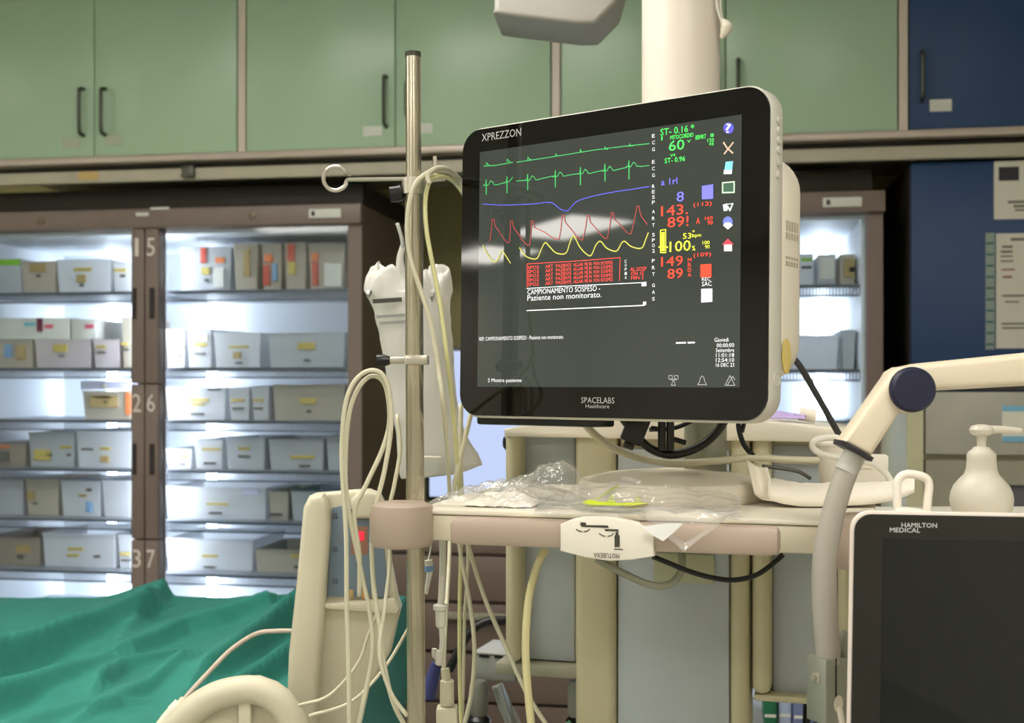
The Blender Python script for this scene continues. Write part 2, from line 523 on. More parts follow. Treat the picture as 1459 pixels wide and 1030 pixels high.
# ------------------------------------------------------------------ glass-door refrigerators
YF = 3.71
LINER = mat('fridge white liner', (232, 236, 240), .5, var=.02)
GLASS = clear('fridge glass', (246, 250, 252), .8, .03, 1.3)
WIRE = mat('shelf wire', (92, 98, 110), .35, metal=.4)
SHELFM = mat('shelf tray grey', (150, 158, 168), .4)
TUBEF = emis('fridge front fill tube', (238, 245, 255), FRIDGE_FILL)
TUBEB = emis('fridge rear tube', (238, 245, 255), 12.0)
NUM = mat('white number decal', (214, 206, 198), .6)
DARKG = mat('grip recess', (40, 32, 28), .6)
SCREW = mat('screw brass', (120, 112, 96), .4, metal=.7)
ZT = atY(515, 291, YF).z
ZH = atY(210, 326, YF).z            # lower edge of the header
DR = 221 * atY(210, 500, YF).y / F * 1.066   # height of one door
def fridge(xa, xb, cols, label, numbers, tubes, shelf_z, hlabels, screws):
    yb = YF + .7
    t = thing('glass_door_refrigerator', label, 'refrigerator', ((xa + xb) / 2, YF + .35, 0), 'glass-door refrigerators')
    zb = .12
    b = MB()
    b.box(xa, xa + .045, YF, yb, .05, ZT).box(xb - .045, xb, YF, yb, .05, ZT)
    b.box(xa + .045, xb - .045, YF + .03, yb, .05, zb).box(xa + .045, xb - .045, YF + .03, yb, ZH, ZT - .005).box(xa + .045, xb - .045, yb - .03, yb, zb, ZH)
    part('body', b, FRAME, t)
    lm = MB()
    lm.box(xa + .046, xb - .046, yb - .05, yb - .031, zb, ZH).box(xa + .046, xa + .056, YF + .045, yb - .05, zb, ZH).box(xb - .056, xb - .046, YF + .045, yb - .05, zb, ZH)
    lm.box(xa + .056, xb - .056, YF + .045, yb - .05, ZH - .012, ZH - .001)
    part('liner', lm, LINER, t)
    part('niche_shade_block', MB().box(xa + .02, xb - .02, YF + .08, yb - .02, ZT - .004, ZB - 40 * 3.7 / F, .004), mat('dark niche shade block', (46, 42, 34), .7), t)  # added dark box that turns the gap above the fridge dark
    hd = part('header', MB().box(xa - .004, xb + .004, YF - .025, YF + .03, ZH, ZT, .004), FRAME, t)
    for px, py, hw, hh in hlabels:
        p = atY(px, py, YF - .026)
        o = part('name_plate', MB().box(p.x - hw, p.x + hw, YF - .029, YF - .025, p.z - hh, p.z + hh, .001), STICKW, hd, 'white name plate')
        if hw > .04:
            part('plate_mark', MB().box(p.x - hw * .82, p.x - hw * .62, YF - .031, YF - .029, p.z - hh * .5, p.z + hh * .5), BLACK, hd)
    for px, py in screws:
        p = atY(px, py, YF - .026)
        part('screw', MB().lathe([(.012, 0), (.012, .004), (.008, .006)], 12, Matrix.Translation((p.x, YF - .025, p.z)) @ Matrix.Rotation(math.pi / 2, 4, 'X')), SCREW, hd)
    for i in range(4):
        part('foot', MB().lathe([(.025, 0), (.025, .03), (.012, .035), (.012, .05)], 12, Matrix.Translation(((xa + .1) if i % 2 else (xb - .1), YF + .1 + .5 * (i // 2), 0))), BLACK, t)
    for (a, bb, side, nums) in cols:
        for r in range(4):
            z1, z0 = ZH - r * DR - .002, ZH - (r + 1) * DR + .002
            z0 = max(z0, .055)
            sw = .046
            sa, sb = (bb - sw, bb) if side == 'r' else (a, a + sw)
            ga, gb = (a, bb - sw) if side == 'r' else (a + sw, bb)
            d = part('door', MB().box(sa + .001, sb - .001, YF - .02, YF + .025, z0, z1, .003), FRAME, t)
            part('glass_pane', MB().box(ga, gb, YF + .002, YF + .008, z0 - .002, z1 + .002), GLASS, d)
            gz1 = z1 - .38 * DR
            gx = (sb - .03, sb - .012) if side == 'l' else (sa + .006, sa + .02)
            part('grip_recess', MB().box(gx[0], gx[1], YF - .0215, YF - .0195, gz1 - .2 * DR, gz1), DARKG, d)
            if r < 4 and nums:
                mb = MB()
                c = (sa + sb) / 2
                hgt = .058
                text_rect(mb, Matrix(), str(nums[r]), c - (.009 if nums[r] == 1 else .016), c + (.004 if nums[r] == 1 else .012), z1 - .03 - hgt, z1 - .03, YF - .0212)
                part('door_number', mb, NUM, d)
        for z in shelf_z:
            sm = MB().box(a + .012, bb - .012, YF + .06, YF + .56, z - .008, z)
            o = part('shelf', sm, SHELFM, t)
            w = MB()
            L = bb - a - .03
            w.box(a + .015, bb - .015, YF + .05, YF + .056, z - .004, z + .002)
            w.box(a + .015, bb - .015, YF + .05, YF + .056, z - .034, z - .029)
            n = int(L / .0095)
            for i in range(n + 1):
                x = a + .015 + L * i / n
                w.box(x - .0017, x + .0017, YF + .051, YF + .055, z - .03, z - .003)
            part('wire_front', w, WIRE, o)
    for px in tubes:
        p = atY(px, 500, YF + .6)
        part('lit_tube', MB().lathe([(.02, zb + .05), (.02, ZH - .05)], 12, Matrix.Translation((p.x, YF + .6, 0))), TUBEB, t, 'lit tube')
    for (a, bb, side, nums) in cols:
        for x in ((bb - .022,) if side == 'r' else (a + .022,)):
            part('tube_blocker', MB().box(x - .025, x + .025, YF + .027, YF + .034, .12, ZH), FRAME, t)  # added opaque strip, stops the front tube shining through the door gaps
            part('lit_tube', MB().lathe([(.008, zb + .05), (.008, ZH - .05)], 10, Matrix.Translation((x, YF + .046, 0))), TUBEF, t, 'lit tube')  # added tube hidden behind the stile to light the bin fronts
    return t
XM, XR = atY(210, 400, YF).x, atY(515.5, 400, YF).x
WL = XR - XM
SY = [415.5, 524.5, 599.5, 670, 742, 817, 892, 966]
SZ = [atY(210, y, YF + .05).z for y in SY]
fridge(XM - WL, XR, [(XM - WL + .045, XM - .001, 'r', (1, 2, 3, 4)), (XM + .001, XR - .045, 'l', (5, 6, 7, 8))],
       'wide taupe refrigerator with lit glass doors numbered 1 to 7', 1, (160, 303),
       SZ, [(463, 304, .052, .014), (203, 305.5, .022, .006), (228, 297, .032, .004)], [(58, 315), (359, 307)])
XR2 = atY(1258, 400, YF).x
fridge(XR2 - WL, XR2, [(XR2 - WL + .045, XR2 - .045, 'l', None)],
       'narrower lit refrigerator standing between the monitor and the blue panel', 0, (1170,),
       [atY(1190, y, YF + .05).z for y in (406, 527, 600, 672, 745)], [(1200, 288, .055, .014)], [])

# ------------------------------------------------------------------ bins and packs on the refrigerator shelves
BIN = mat('translucent bin plastic', (246, 247, 249), .4, var=.02, trans=.6)
BINB = mat('beige bin plastic', (222, 214, 200), .5, var=.03, trans=.5)
BING = mat('grey bin plastic', (222, 225, 229), .5, var=.03, trans=.5)
BINK = mat('brownish bin plastic', (176, 164, 150), .5, var=.03, trans=.3)
BINP = mat('pinkish bin plastic', (226, 216, 220), .5, var=.03, trans=.35)
YEL = mat('yellow label', (196, 176, 92), .6)
LBL = mat('dark print', (96, 94, 90), .6)
COLS = {'y': YEL, 'k': LBL, 'b': mat('tan label', (170, 146, 96), .6), 'u': mat('blue label', (120, 160, 200), .6), 'o': mat('orange label', (216, 120, 70), .6),
        'm': mat('maroon stripe', (110, 20, 60), .6), 'p': mat('pink stripe', (220, 90, 120), .6), 'c': mat('cyan stripe', (110, 190, 206), .6), 'r': mat('red label', (196, 80, 60), .6),
        'w': STICKW, 'v': mat('lavender lid', (214, 214, 240), .5), 'g': mat('green lid', (130, 190, 40), .5)}
YB = YF + .13
WHERE = ['top shelf behind door %d', 'lower shelf behind door %d', 'upper shelf behind door %d', 'middle shelf behind door %d', 'bottom shelf behind door %d', 'shelf behind door %d']
DOORN = {0: (1, 5), 1: (1, 5), 2: (2, 6), 3: (2, 6), 4: (2, 6), 5: (3, 7)}
def storage_bin(si, px0, px1, pyt, m, desc, labels, name='storage_bin', cat='bin', zbase=None, depth=.3, solid=False, where=None, y0=YB, seq=None):
    z0 = SZ[si] if zbase is None else zbase
    a, b = atY(px0, 500, y0).x + .002, atY(px1, 500, y0).x - .002
    z1 = max(atY((px0 + px1) / 2, pyt, y0).z, z0 + .03)
    y1 = y0 + depth
    col = 0 if px0 < 205 else 1
    w = where or (WHERE[si] % DOORN[si][col])
    t = thing(name, desc + ' on the ' + w, cat, ((a + b) / 2, (y0 + y1) / 2, z0), 'bins and packs on the refrigerator shelves')
    mb = MB()
    if solid:
        mb.box(a, b, y0, y1, z0 + .001, z1, .002)
    else:
        k, th = .006, .0025
        def rect(i, z):
            return [(a + k * (1 - i[0]) + i[1], y0 + k * (1 - i[0]) + i[1], z), (b - k * (1 - i[0]) - i[1], y0 + k * (1 - i[0]) + i[1], z), (b - k * (1 - i[0]) - i[1], y1 - k * (1 - i[0]) - i[1], z), (a + k * (1 - i[0]) + i[1], y1 - k * (1 - i[0]) - i[1], z)]
        vs_ = rect((0, 0), z0 + .001) + rect((1, 0), z1) + rect((1, th), z1) + rect((0, th), z0 + .004)
        fs = [[0, 3, 2, 1], [12, 13, 14, 15]]
        for r in range(3):
            for j in range(4):
                j2 = (j + 1) % 4
                fs.append([r * 4 + j, r * 4 + j2, r * 4 + 4 + j2, r * 4 + 4 + j])
        mb.add(vs_, fs)
        mb.box(a - .001, b + .001, y0 - .003, y0, z1 - .006, z1 + .001)
    part('body' if solid else 'tub', mb, m, t)
    for (lx, ly, lw, lh, c) in labels:
        q = atY(lx, ly, y0)
        hw, hh = lw / 2 * 3.9 / F, lh / 2 * 3.9 / F
        xa_, xb_ = max(a + .001, q.x - hw), min(b - .001, q.x + hw)
        za_, zb_ = max(z0 + .003, q.z - hh), min(z1 - .001, q.z + hh)
        if xb_ > xa_ and zb_ > za_:
            part('label_strip', MB().box(xa_, xb_, y0 - .0045, y0 + (.0 if solid else .006), za_, zb_), COLS[c], t)
    return t
def yl(x, y, w=28, h=4, dy=11, dw=16):
    return [(x, y, w, h, 'y'), (x, y + dy, dw, 3, 'k')]
B = storage_bin
# behind door 1, top
B(0, -20, 30, 369, BING, 'grey-green box with bright green lid', [(10, 374, 50, 9, 'g')], solid=True)
B(0, 30, 80, 373, BINB, 'beige bin with tan label', [(54, 382, 26, 12, 'b'), (55, 393, 6, 4, 'k')])
B(0, 80, 158, 370, BIN, 'white bin with a double yellow label', [(118, 384, 28, 5, 'y'), (116, 397, 14, 12, 'b'), (116, 406, 5, 4, 'k')])
B(0, 160, 187, 376, BIN, 'small white bin with yellow label', [(171, 385, 20, 4, 'y'), (175, 393, 8, 4, 'k')])
# behind door 1, lower
B(1, -20, 47, 486, BINB, 'beige bin', [(12, 500, 12, 20, 'u'), (30, 502, 14, 22, 'b')])
B(1, 49, 130, 484, BINP, 'pinkish bin with broad yellow label', [(86, 496, 22, 12, 'y'), (88, 507, 8, 3, 'k')])
B(1, 132, 170, 484, BINP, 'pinkish bin with small yellow label', [(144, 494, 15, 4, 'y'), (145, 502, 12, 3, 'k')])
B(1, 172, 187, 452, BINB, 'narrow tall beige bin', [(175, 490, 14, 4, 'y'), (180, 498, 7, 3, 'k')])
zst = atY(60, 484, YB).z
B(1, -6, 99, 453, STICKW, 'white carton with maroon stripe', [(43, 462, 18, 5, 'c'), (57, 462, 9, 22, 'm'), (70, 465, 14, 6, 'p')], name='carton', cat='carton', zbase=zst, depth=.2, solid=True)
B(1, 101, 137, 455, STICKW, 'small white carton with pink stripe', [(128, 465, 14, 6, 'p')], name='carton', cat='carton', zbase=zst, depth=.2, solid=True)
# behind door 2
B(2, 117, 187, 557, BINB, 'beige bin with orange end', [(148, 572, 44, 18, 'b'), (148, 566, 24, 4, 'y'), (151, 573, 6, 4, 'k'), (183, 575, 8, 34, 'o')])
B(2, 114, 188, 545, COLS['v'], 'lavender flat pack laid over a beige bin', [(150, 551, 6, 10, 'w')], name='flat_pack', cat='pack', zbase=atY(150, 556, YB).z + .0015, solid=True)
B(3, -20, 38, 632, BINK, 'brownish bin', [(6, 636, 20, 4, 'o'), (4, 650, 20, 16, 'k')])
B(3, 40, 106, 616, BING, 'grey bin with two yellow labels', [(60, 648, 26, 16, 'y'), (94, 637, 18, 4, 'y'), (70, 648, 8, 3, 'k'), (98, 648, 6, 3, 'k')])
B(3, 108, 187, 613, BIN, 'bright white bin with a red-brown label', [(124, 640, 18, 3, 'k'), (150, 639, 16, 4, 'y'), (149, 654, 13, 10, 'b')])
B(4, -20, 34, 684, BING, 'grey-green bin', [])
B(4, 36, 84, 683, BINB, 'beige bin with tan label', [(44, 706, 12, 14, 'b'), (50, 717, 6, 3, 'k')])
B(4, 86, 143, 686, BIN, 'white bin with blue patch', [(118, 706, 12, 4, 'b'), (127, 698, 8, 4, 'k'), (127, 722, 9, 16, 'u')])
B(4, 145, 187, 684, BIN, 'plain white bin', [])
B(5, -20, 58, 765, BINK, 'brownish bin with tan label', [(33, 782, 22, 12, 'b'), (28, 793, 8, 4, 'k')])
B(5, 60, 165, 760, BIN, 'white bin with double yellow label', [(108, 782, 24, 4, 'y'), (104, 791, 18, 4, 'y'), (138, 793, 9, 3, 'k')])
B(5, 167, 187, 762, BIN, 'narrow white bin with yellow label', [(178, 789, 16, 4, 'y'), (179, 798, 14, 3, 'k')])
# behind door 5
B(0, 257, 330, 352, BING, 'grey bin with red and orange boxes', [(290, 364, 8, 22, 'r'), (314, 371, 14, 8, 'o'), (293, 386, 12, 10, 'y'), (312, 396, 16, 30, 'w'), (294, 399, 5, 4, 'k')])
B(0, 332, 368, 347, BINB, 'pale beige bin', [(352, 375, 10, 40, 'b')])
B(0, 372, 402, 348, BINB, 'beige bin with orange and blue pack', [(383, 368, 12, 12, 'o'), (380, 392, 10, 30, 'r'), (392, 388, 6, 26, 'u')])
B(0, 404, 437, 346, BINB, 'beige bin with red and yellow pack', [(415, 360, 11, 26, 'r'), (416, 382, 11, 18, 'y')])
B(0, 439, 492, 347, BINB, 'beige bin with tall orange pack', [(449, 366, 10, 12, 'o'), (449, 390, 9, 34, 'r'), (475, 392, 26, 34, 'w')])
B(1, 236, 264, 470, BIN, 'small white bin with yellow label', yl(252, 494, 22, 3, 12, 12))
B(1, 266, 302, 468, BIN, 'white bin with yellow label and inner white box', yl(285, 491, 22, 4, 13, 16) + [(286, 481, 24, 10, 'w')])
B(1, 304, 372, 474, BIN, 'broad white bin with yellow and tan label', [(340, 494, 30, 3, 'y'), (338, 506, 11, 10, 'b'), (340, 517, 9, 3, 'k')])
B(1, 382, 492, 474, BING, 'wide grey bin with broad yellow label', [(437, 493, 26, 10, 'y'), (437, 513, 8, 3, 'k')])
# behind door 6
B(2, 236, 322, 552, BIN, 'bright bin with double yellow label', [(283, 570, 32, 4, 'y'), (282, 576, 20, 3, 'y'), (281, 590, 20, 3, 'k'), (306, 555, 20, 3, 'k')])
B(2, 325, 356, 552, BIN, 'small white bin with yellow label', yl(339, 570, 20, 4, 12, 16))
B(2, 358, 384, 550, BIN, 'narrow white bin with yellow label', yl(368, 570, 14, 4, 12, 12))
B(2, 388, 492, 548, BINB, 'wide beige bin with broad yellow label', [(439, 571, 24, 8, 'y'), (440, 586, 6, 4, 'k')])
B(3, 236, 274, 640, BIN, 'small white bin with yellow label', [(260, 642, 18, 4, 'y'), (260, 650, 14, 4, 'y'), (258, 661, 10, 3, 'k')])
B(3, 276, 318, 626, BIN, 'bright white bin with yellow label', [(301, 640, 28, 3, 'y'), (299, 660, 18, 3, 'k')])
B(3, 321, 378, 624, BING, 'grey bin with yellow label', [(348, 639, 18, 4, 'y'), (348, 650, 18, 3, 'k')])
B(3, 382, 462, 626, BING, 'wide grey bin with long yellow label', [(431, 651, 36, 4, 'y'), (434, 664, 16, 3, 'k')])
B(3, 464, 492, 622, BING, 'narrow plain grey bin', [])
B(4, 236, 380, 694, BIN, 'very wide white bin with yellow label', [(310, 718, 34, 3, 'y'), (307, 731, 20, 3, 'k'), (357, 700, 26, 10, 'v')])
B(4, 382, 412, 700, BINB, 'small beige bin with dark print', [(393, 733, 18, 3, 'k')])
B(4, 414, 492, 700, BING, 'plain grey bin', [])
B(5, 236, 361, 768, BIN, 'wide white bin with yellow label', [(299, 792, 24, 3, 'y'), (299, 808, 18, 3, 'k')])
B(5, 363, 492, 784, BINB, 'low beige bin with yellow label', [(422, 792, 16, 4, 'y'), (424, 808, 10, 3, 'k')])
# second refrigerator
Z2 = [atY(1190, y, YF + .05).z for y in (406, 527, 600)]
B(0, 1128, 1160, 362, BIN, 'white pack with two green labels', [(1149, 370, 14, 4, 'g'), (1149, 381, 14, 4, 'k')], name='medicine_pack', cat='pack', zbase=Z2[0], solid=True, where='upper shelf of the refrigerator beside blue panel')
B(0, 1164, 1192, 362, BING, 'grey pack', [(1178, 382, 20, 30, 'w')], name='medicine_pack', cat='pack', zbase=Z2[0], solid=True, where='upper shelf of the refrigerator beside blue panel')
B(0, 1196, 1219, 362, BINB, 'tan pack with a dark mark', [(1214, 382, 22, 26, 'b'), (1214, 384, 7, 7, 'k')], name='medicine_pack', cat='pack', zbase=Z2[0], solid=True, where='upper shelf of the refrigerator beside blue panel')
B(1, 1100, 1196, 478, BIN, 'wide white bin', [], zbase=Z2[1], where='second shelf of the refrigerator beside blue panel')
B(1, 1198, 1220, 470, BING, 'narrow grey bin', [], zbase=Z2[1], where='second shelf of the refrigerator beside blue panel')

# ------------------------------------------------------------------ blue panel, base cabinet, papers at the right
YBP = YC + .07
xa = atY(1297, 400, YBP).x
zt_, zb_ = atY(1297, 231, YBP).z, atY(1297, 545, YBP).z
t = thing('blue_cupboard', 'tall blue cupboard with papers stuck on its flat door', 'cupboard', (xa + .5, YBP + .3, 0))
part('body', MB().box(xa, xa + 1.1, YBP + .02, Y1 - .01, .02, zt_), mat('niche shaded cupboard side', (56, 50, 40), .6), t)  # side coloured dark to stand in for the niche shadow
part('door', MB().box(xa + .002, xa + 1.098, YBP, YBP + .018, zb_ - .2, zt_ - .003, .002), BLUE, t)
part('plinth', MB().box(xa + .02, xa + 1.08, YBP + .04, Y1 - .05, 0, .02), BLACK, t)
def paper(px0, px1, py0, py1, label, marks, m=PAPER):
    a, b = atY(px0, py0, YBP), atY(px1, py1, YBP)
    t = thing('paper_notice', label, 'notice', ((a.x + b.x) / 2, YBP - .002, b.z), 'papers on the blue cupboard')
    s_ = part('sheet', MB().box(a.x, b.x, YBP - .003, YBP - .001, b.z, a.z), m, t)
    for x0, x1, y0, y1, c in marks:
        u, v = atY(x0, y0, YBP - .004), atY(x1, y1, YBP - .004)
        part('print', MB().box(u.x, v.x, YBP - .0042, YBP - .003, v.z, u.z), c, s_)
GR = mat('grey print', (120, 116, 104), .7)
paper(1416, 1496, 230, 311, 'square paper notice with dark photo on the blue cupboard', [(1423, 1452, 238, 257, mat('dark photo', (20, 18, 30), .4)), (1436, 1470, 286, 289, GR), (1444, 1480, 292, 295, GR), (1446, 1480, 298, 300, GR)])
paper(1419, 1520, 333, 496, 'printed paper page pinned on the blue cupboard beside green strip', [(1440, 1500, 339, 342, GR), (1428, 1443, 350, 353, GR), (1426, 1443, 357, 360, GR), (1426, 1443, 364, 366, GR), (1426, 1444, 371, 373, GR), (1427, 1446, 383, 385, mat('red print', (150, 100, 84), .7)), (1429, 1442, 393, 396, mat('red print', (150, 100, 84), .7)), (1428, 1510, 420, 422, GR), (1432, 1452, 429, 431, GR), (1427, 1510, 460, 462, GR), (1428, 1510, 466, 468, GR)])
paper(1404, 1417, 332, 498, 'narrow pale green tear strip beside the printed page', [(1405, 1416, y, y + 3, mat('teal print', (70, 110, 110), .7)) for y in range(345, 490, 16)], mat('pale green paper', (150, 166, 158), .8))
YG = 3.2
xa = atY(1292, 600, YG).x
zt_ = atY(1350, 556, YG).z
t = thing('base_cabinet', 'grey base cabinet with drawer and recessed door under the blue cupboard', 'cabinet', (xa + .5, YG + .25, 0))
def gz(y):
    return atY(1380, y, YG).z
part('body', MB().box(xa, xa + .04, YG, 3.69, .0, zt_).box(xa + .04, xa + 1.0, YG + .03, 3.69, .0, zt_ - .02), mat('cabinet cream', (196, 192, 158), .5), t)
part('worktop', MB().box(xa - .01, xa + 1.05, YG - .03 + .06, 3.69, zt_, zt_ + .012), mat('worktop gap shade', (52, 48, 42), .5), t)  # dark colour stands in for the shadow gap at the worktop
part('drawer', MB().box(xa + .045, xa + .98, YG, YG + .025, gz(648), zt_ - .004, .003), mat('grey drawer front', (168, 164, 152), .5), t)
d = part('door', MB().ring([(xa + .045, .1), (xa + .98, .1), (xa + .98, gz(656)), (xa + .045, gz(656))], [(xa + .12, .18), (xa + .9, .18), (xa + .9, gz(690)), (xa + .12, gz(690))], YG, YG + .025), mat('grey door frame', (150, 146, 128), .5), t)
part('inset_panel', MB().box(xa + .12, xa + .9, YG + .015, YG + .02, .18, gz(690)), mat('slate inset', (92, 90, 100), .4), d)
p, q = atY(1428, 578, YG - .004), atY(1500, 630, YG - .004)
t = thing('paper_sign', 'white paper sign with blue bands on the grey drawer front', 'sign', ((p.x + q.x) / 2, YG - .002, q.z))
s_ = part('sheet', MB().box(p.x, q.x, YG - .003, YG - .001, q.z, p.z), PAPER, t)
bl = mat('sky blue band', (120, 180, 210), .6)
part('band', MB().box(p.x, q.x, YG - .004, YG - .003, p.z - .014, p.z), bl, s_)
part('band', MB().box(p.x, q.x, YG - .004, YG - .003, q.z, q.z + .014), bl, s_)

# ------------------------------------------------------------------ brown drawer cabinet with desktop display
YD = 3.22
xa, xb = atY(548, 800, YD).x, atY(900, 800, YD).x
ztop = atY(600, 762, YD).z
t = thing('drawer_cabinet', 'brown drawer cabinet standing behind the drip pole', 'cabinet', ((xa + xb) / 2, YD + .2, 0))
DRM = mat('brown drawer front', (104, 88, 78), .5, var=.05)
part('body', MB().box(xa, xb, YD + .022, YD + .42, 0, ztop, .003), DRM, t)
zz = [atY(640, y, YD).z for y in (765, 790, 858, 929, 1000, 1075)] + [.1]
for i in range(6):
    d = part('drawer', MB().box(xa + .004, xb - .004, YD, YD + .02, zz[i + 1] + .004, zz[i] - .004, .004), DRM, t)
    if i == 2:
        part('bar_handle', MB().box(xa + .16, xb - .06, YD - .03, YD - .015, zz[2] - .04, zz[2] - .022, .003).box(xa + .18, xa + .19, YD - .015, YD, zz[2] - .036, zz[2] - .026).box(xb - .09, xb - .08, YD - .015, YD, zz[2] - .036, zz[2] - .026), mat('handle grey', (140, 136, 116), .4), d)
YS = 3.4
xa, xb = atY(612, 600, YS).x, atY(830, 600, YS).x
z0, z1 = atY(660, 708, YS).z, atY(660, 500, YS).z
t = thing('desktop_display', 'desktop display with pale blue lit screen on the brown drawer cabinet', 'display', ((xa + xb) / 2, YS + .03, ztop))
part('housing', MB().box(xa - .012, xb + .012, YS + .004, YS + .05, z0 - .012, z1 + .012, .006), BLACK, t)
part('screen', MB().box(xa, xb, YS, YS + .006, z0, z1), emis('pale blue screen', (200, 216, 255), .95, True), t)
xm = (xa + xb) / 2
part('stand', MB().box(xm - .03, xm + .03, YS + .03, YS + .05, ztop + .01, z0 + .05).box(xm - .11, xm + .11, YS - .05, YS + .12, ztop, ztop + .012, .004), BLACK, t)
# ------------------------------------------------------------------ ceiling pendant: tube, service column, tray
ZTR = ZC - .1495
TF = frame(CAM + RT * .128 + FW * 1.387 + UP * (ZTR - ZC), 15.5)      # tray: origin mid front edge, top face
CF = frame(W(958, 545, 1.79), 15.5)                                   # service column: origin in its front face at eye height
GPANEL = mat('grey service panel', (176, 184, 188), .45, var=.03)
RAILM = mat('cream service rail', (196, 189, 156), .45, var=.03)
def cpx(px, y=0.0):
    return inpl(CF, px, 800, y)[0]
def cz(py, y=0.0, px=958):
    return inpl(CF, px, py, y)[1]
base = CF @ Vector((0, .15, cz(1080)))
t = thing('ceiling_pendant', 'cream ceiling pendant column with grey service panels behind the monitor tray', 'pendant', base)
mb = MB(CF)
mb.box(cpx(878), cpx(1042), .03, .26, cz(1180), cz(622), .004)
mb.box(cpx(738), cpx(878), .05, .26, cz(962), cz(622), .004)
mb.box(cpx(1042), cpx(1196), .05, .26, cz(985), cz(626), .004)
part('core', mb, RAILM, t)
for (a, b, y, z0, z1) in ((744, 819, .045, 952, 616), (880, 1039, .02, 1180, 640), (1101, 1192, .045, 978, 632)):
    part('panel', MB(CF).box(cpx(a, y), cpx(b, y), y, y + .02, cz(z0, y), cz(z1, y), .003), GPANEL, t)
for (a, b, z0) in ((720, 743, 962), (820, 878, 1180), (1041, 1068, 1180), (1072, 1099, 985), (1194, 1216, 985)):
    part('rail', MB(CF).box(cpx(a, .02), cpx(b, .02), .012, .09, cz(z0), cz(618), .012, seg=3), RAILM, t)
mb = MB(CF)
poly = [(cpx(a), cz(b)) for a, b in ((718, 625), (718, 614), (740, 609), (800, 602), (870, 598), (960, 596), (1060, 598), (1130, 602), (1190, 609), (1236, 617), (1240, 628))]
mb.prism(poly, .0, .29, .004)
part('top_cap', mb, CREAM, t)
part('bottom_lip', MB(CF).box(cpx(700), cpx(850), .02, .26, cz(982), cz(964), .004), mat('lip grey', (150, 148, 128), .5), t)
part('bottom_lip', MB(CF).box(cpx(1072), cpx(1216), .02, .26, cz(996), cz(986), .004), RAILM, t)
part('side_knob', MB(CF).lathe([(.010, 0), (.013, .003), (.013, .012), (.009, .016)], 20, Matrix.Translation((cpx(720), .05, cz(636))) @ Matrix.Rotation(-math.pi / 2, 4, 'Y')), BLACK, t, 'black side knob')
part('socket_plate', MB(CF).box(cpx(930), cpx(1016), .012, .02, cz(832), cz(790), .002), mat('socket plate', (180, 180, 150), .5), t)
# vertical ceiling tube
tb = W(970, 545, 1.98)
part('ceiling_tube', MB().lathe([(.0625, ZC - .05), (.0625, H)], 40, Matrix.Translation((tb.x, tb.y, 0))), mat('white tube paint', (232, 222, 210), .35, var=.02), t)
# tray
tr = thing('pendant_tray', 'cream tray with taupe corner bumpers and front rail carrying the monitor', 'tray', TF @ Vector((0, .2, -.06)))
part('top', MB(TF).box(-.254, .274, .0, .385, -.006, 0, .002), CREAM, tr)
part('fascia', MB(TF).box(-.255, .25, .002, .38, -.037, -.0065, .003), CREAM2, tr)
part('rear_arm', MB(CF).box(cpx(890), cpx(1030), -.06, .03, ZTR - ZC - .036, ZTR - ZC - .01, .004), CREAM2, tr)
for x, hh in ((-.268, .046), (.255, .05)):
    prof = [(.022, -hh), (.034, -hh + .002), (.038, -hh + .008), (.0385, -.006), (.036, .004), (.028, .0075), (.012, .0085)]
    part('corner_bumper', MB(TF).lathe(prof, 32, Matrix.Translation((x, -.001, 0))), TAUPE, tr)
bar = []
for x, s in ((-.190, .6), (-.188, .9), (-.180, 1.0), (.162, 1.0), (.171, .9), (.1735, .6)):
    bar.append([(x, -.045 + .014 * s * sy, -.0178 + s * sz) for sy, sz in ((-1, -.010), (-.8, -.0145), (0, -.016), (.8, -.0145), (1, -.01), (1, .01), (.8, .0145), (0, .016), (-.8, .0145), (-1, .01))])
part('front_rail', MB(TF).loft(bar), TAUPE, tr, 'taupe rounded rail')
for x in (-.12, .11):
    part('rail_bracket', MB(TF).box(x - .02, x + .02, -.032, .003, -.03, -.012, .003), CREAM2, tr)
yp = -.064
pl = [(798, 747), (815, 740), (840, 736), (875, 738), (905, 745), (931.5, 757), (931.5, 793), (900, 798), (867, 799.5), (834, 794.5), (798, 785)]
pp = part('brand_plate', MB(TF).prism([inpl(TF, a, b, yp) for a, b in pl], yp, -.045, .002), WHITEPL, tr, 'pale plate with arm diagram')
mb = MB()
y_ = yp - .0006
for q in ([(827, 744), (835, 744.5), (835, 748), (866, 748.5), (867.5, 752), (864, 752), (829, 750.5), (827, 748)], [(861.5, 753.5), (881.5, 754.2), (881, 758), (878, 757), (862, 756.5)],
          [(877, 758), (881, 758), (881, 762), (883, 763), (883, 779.5), (875.5, 779.5), (875.5, 763), (877, 762)], [(875, 781.5), (887.5, 782), (887.5, 783.5), (875, 783)]):
    quad_px(mb, TF, q, y_)
for q in ([(821, 754), (825, 756.5), (829, 757.5)], [(832, 757.5), (837, 756.5), (840, 754)], [(854, 760), (858, 763), (862, 764)], [(866, 764), (871, 763), (874, 760)]):
    ribbon(mb, TF, q, .0011, y_)
text_px(mb, TF, 'MOTUBEXA', 846, 882.5, 788, 795, y_, flip=True)
part('plate_print', mb, mat('dark grey print', (62, 62, 50), .6), pp)

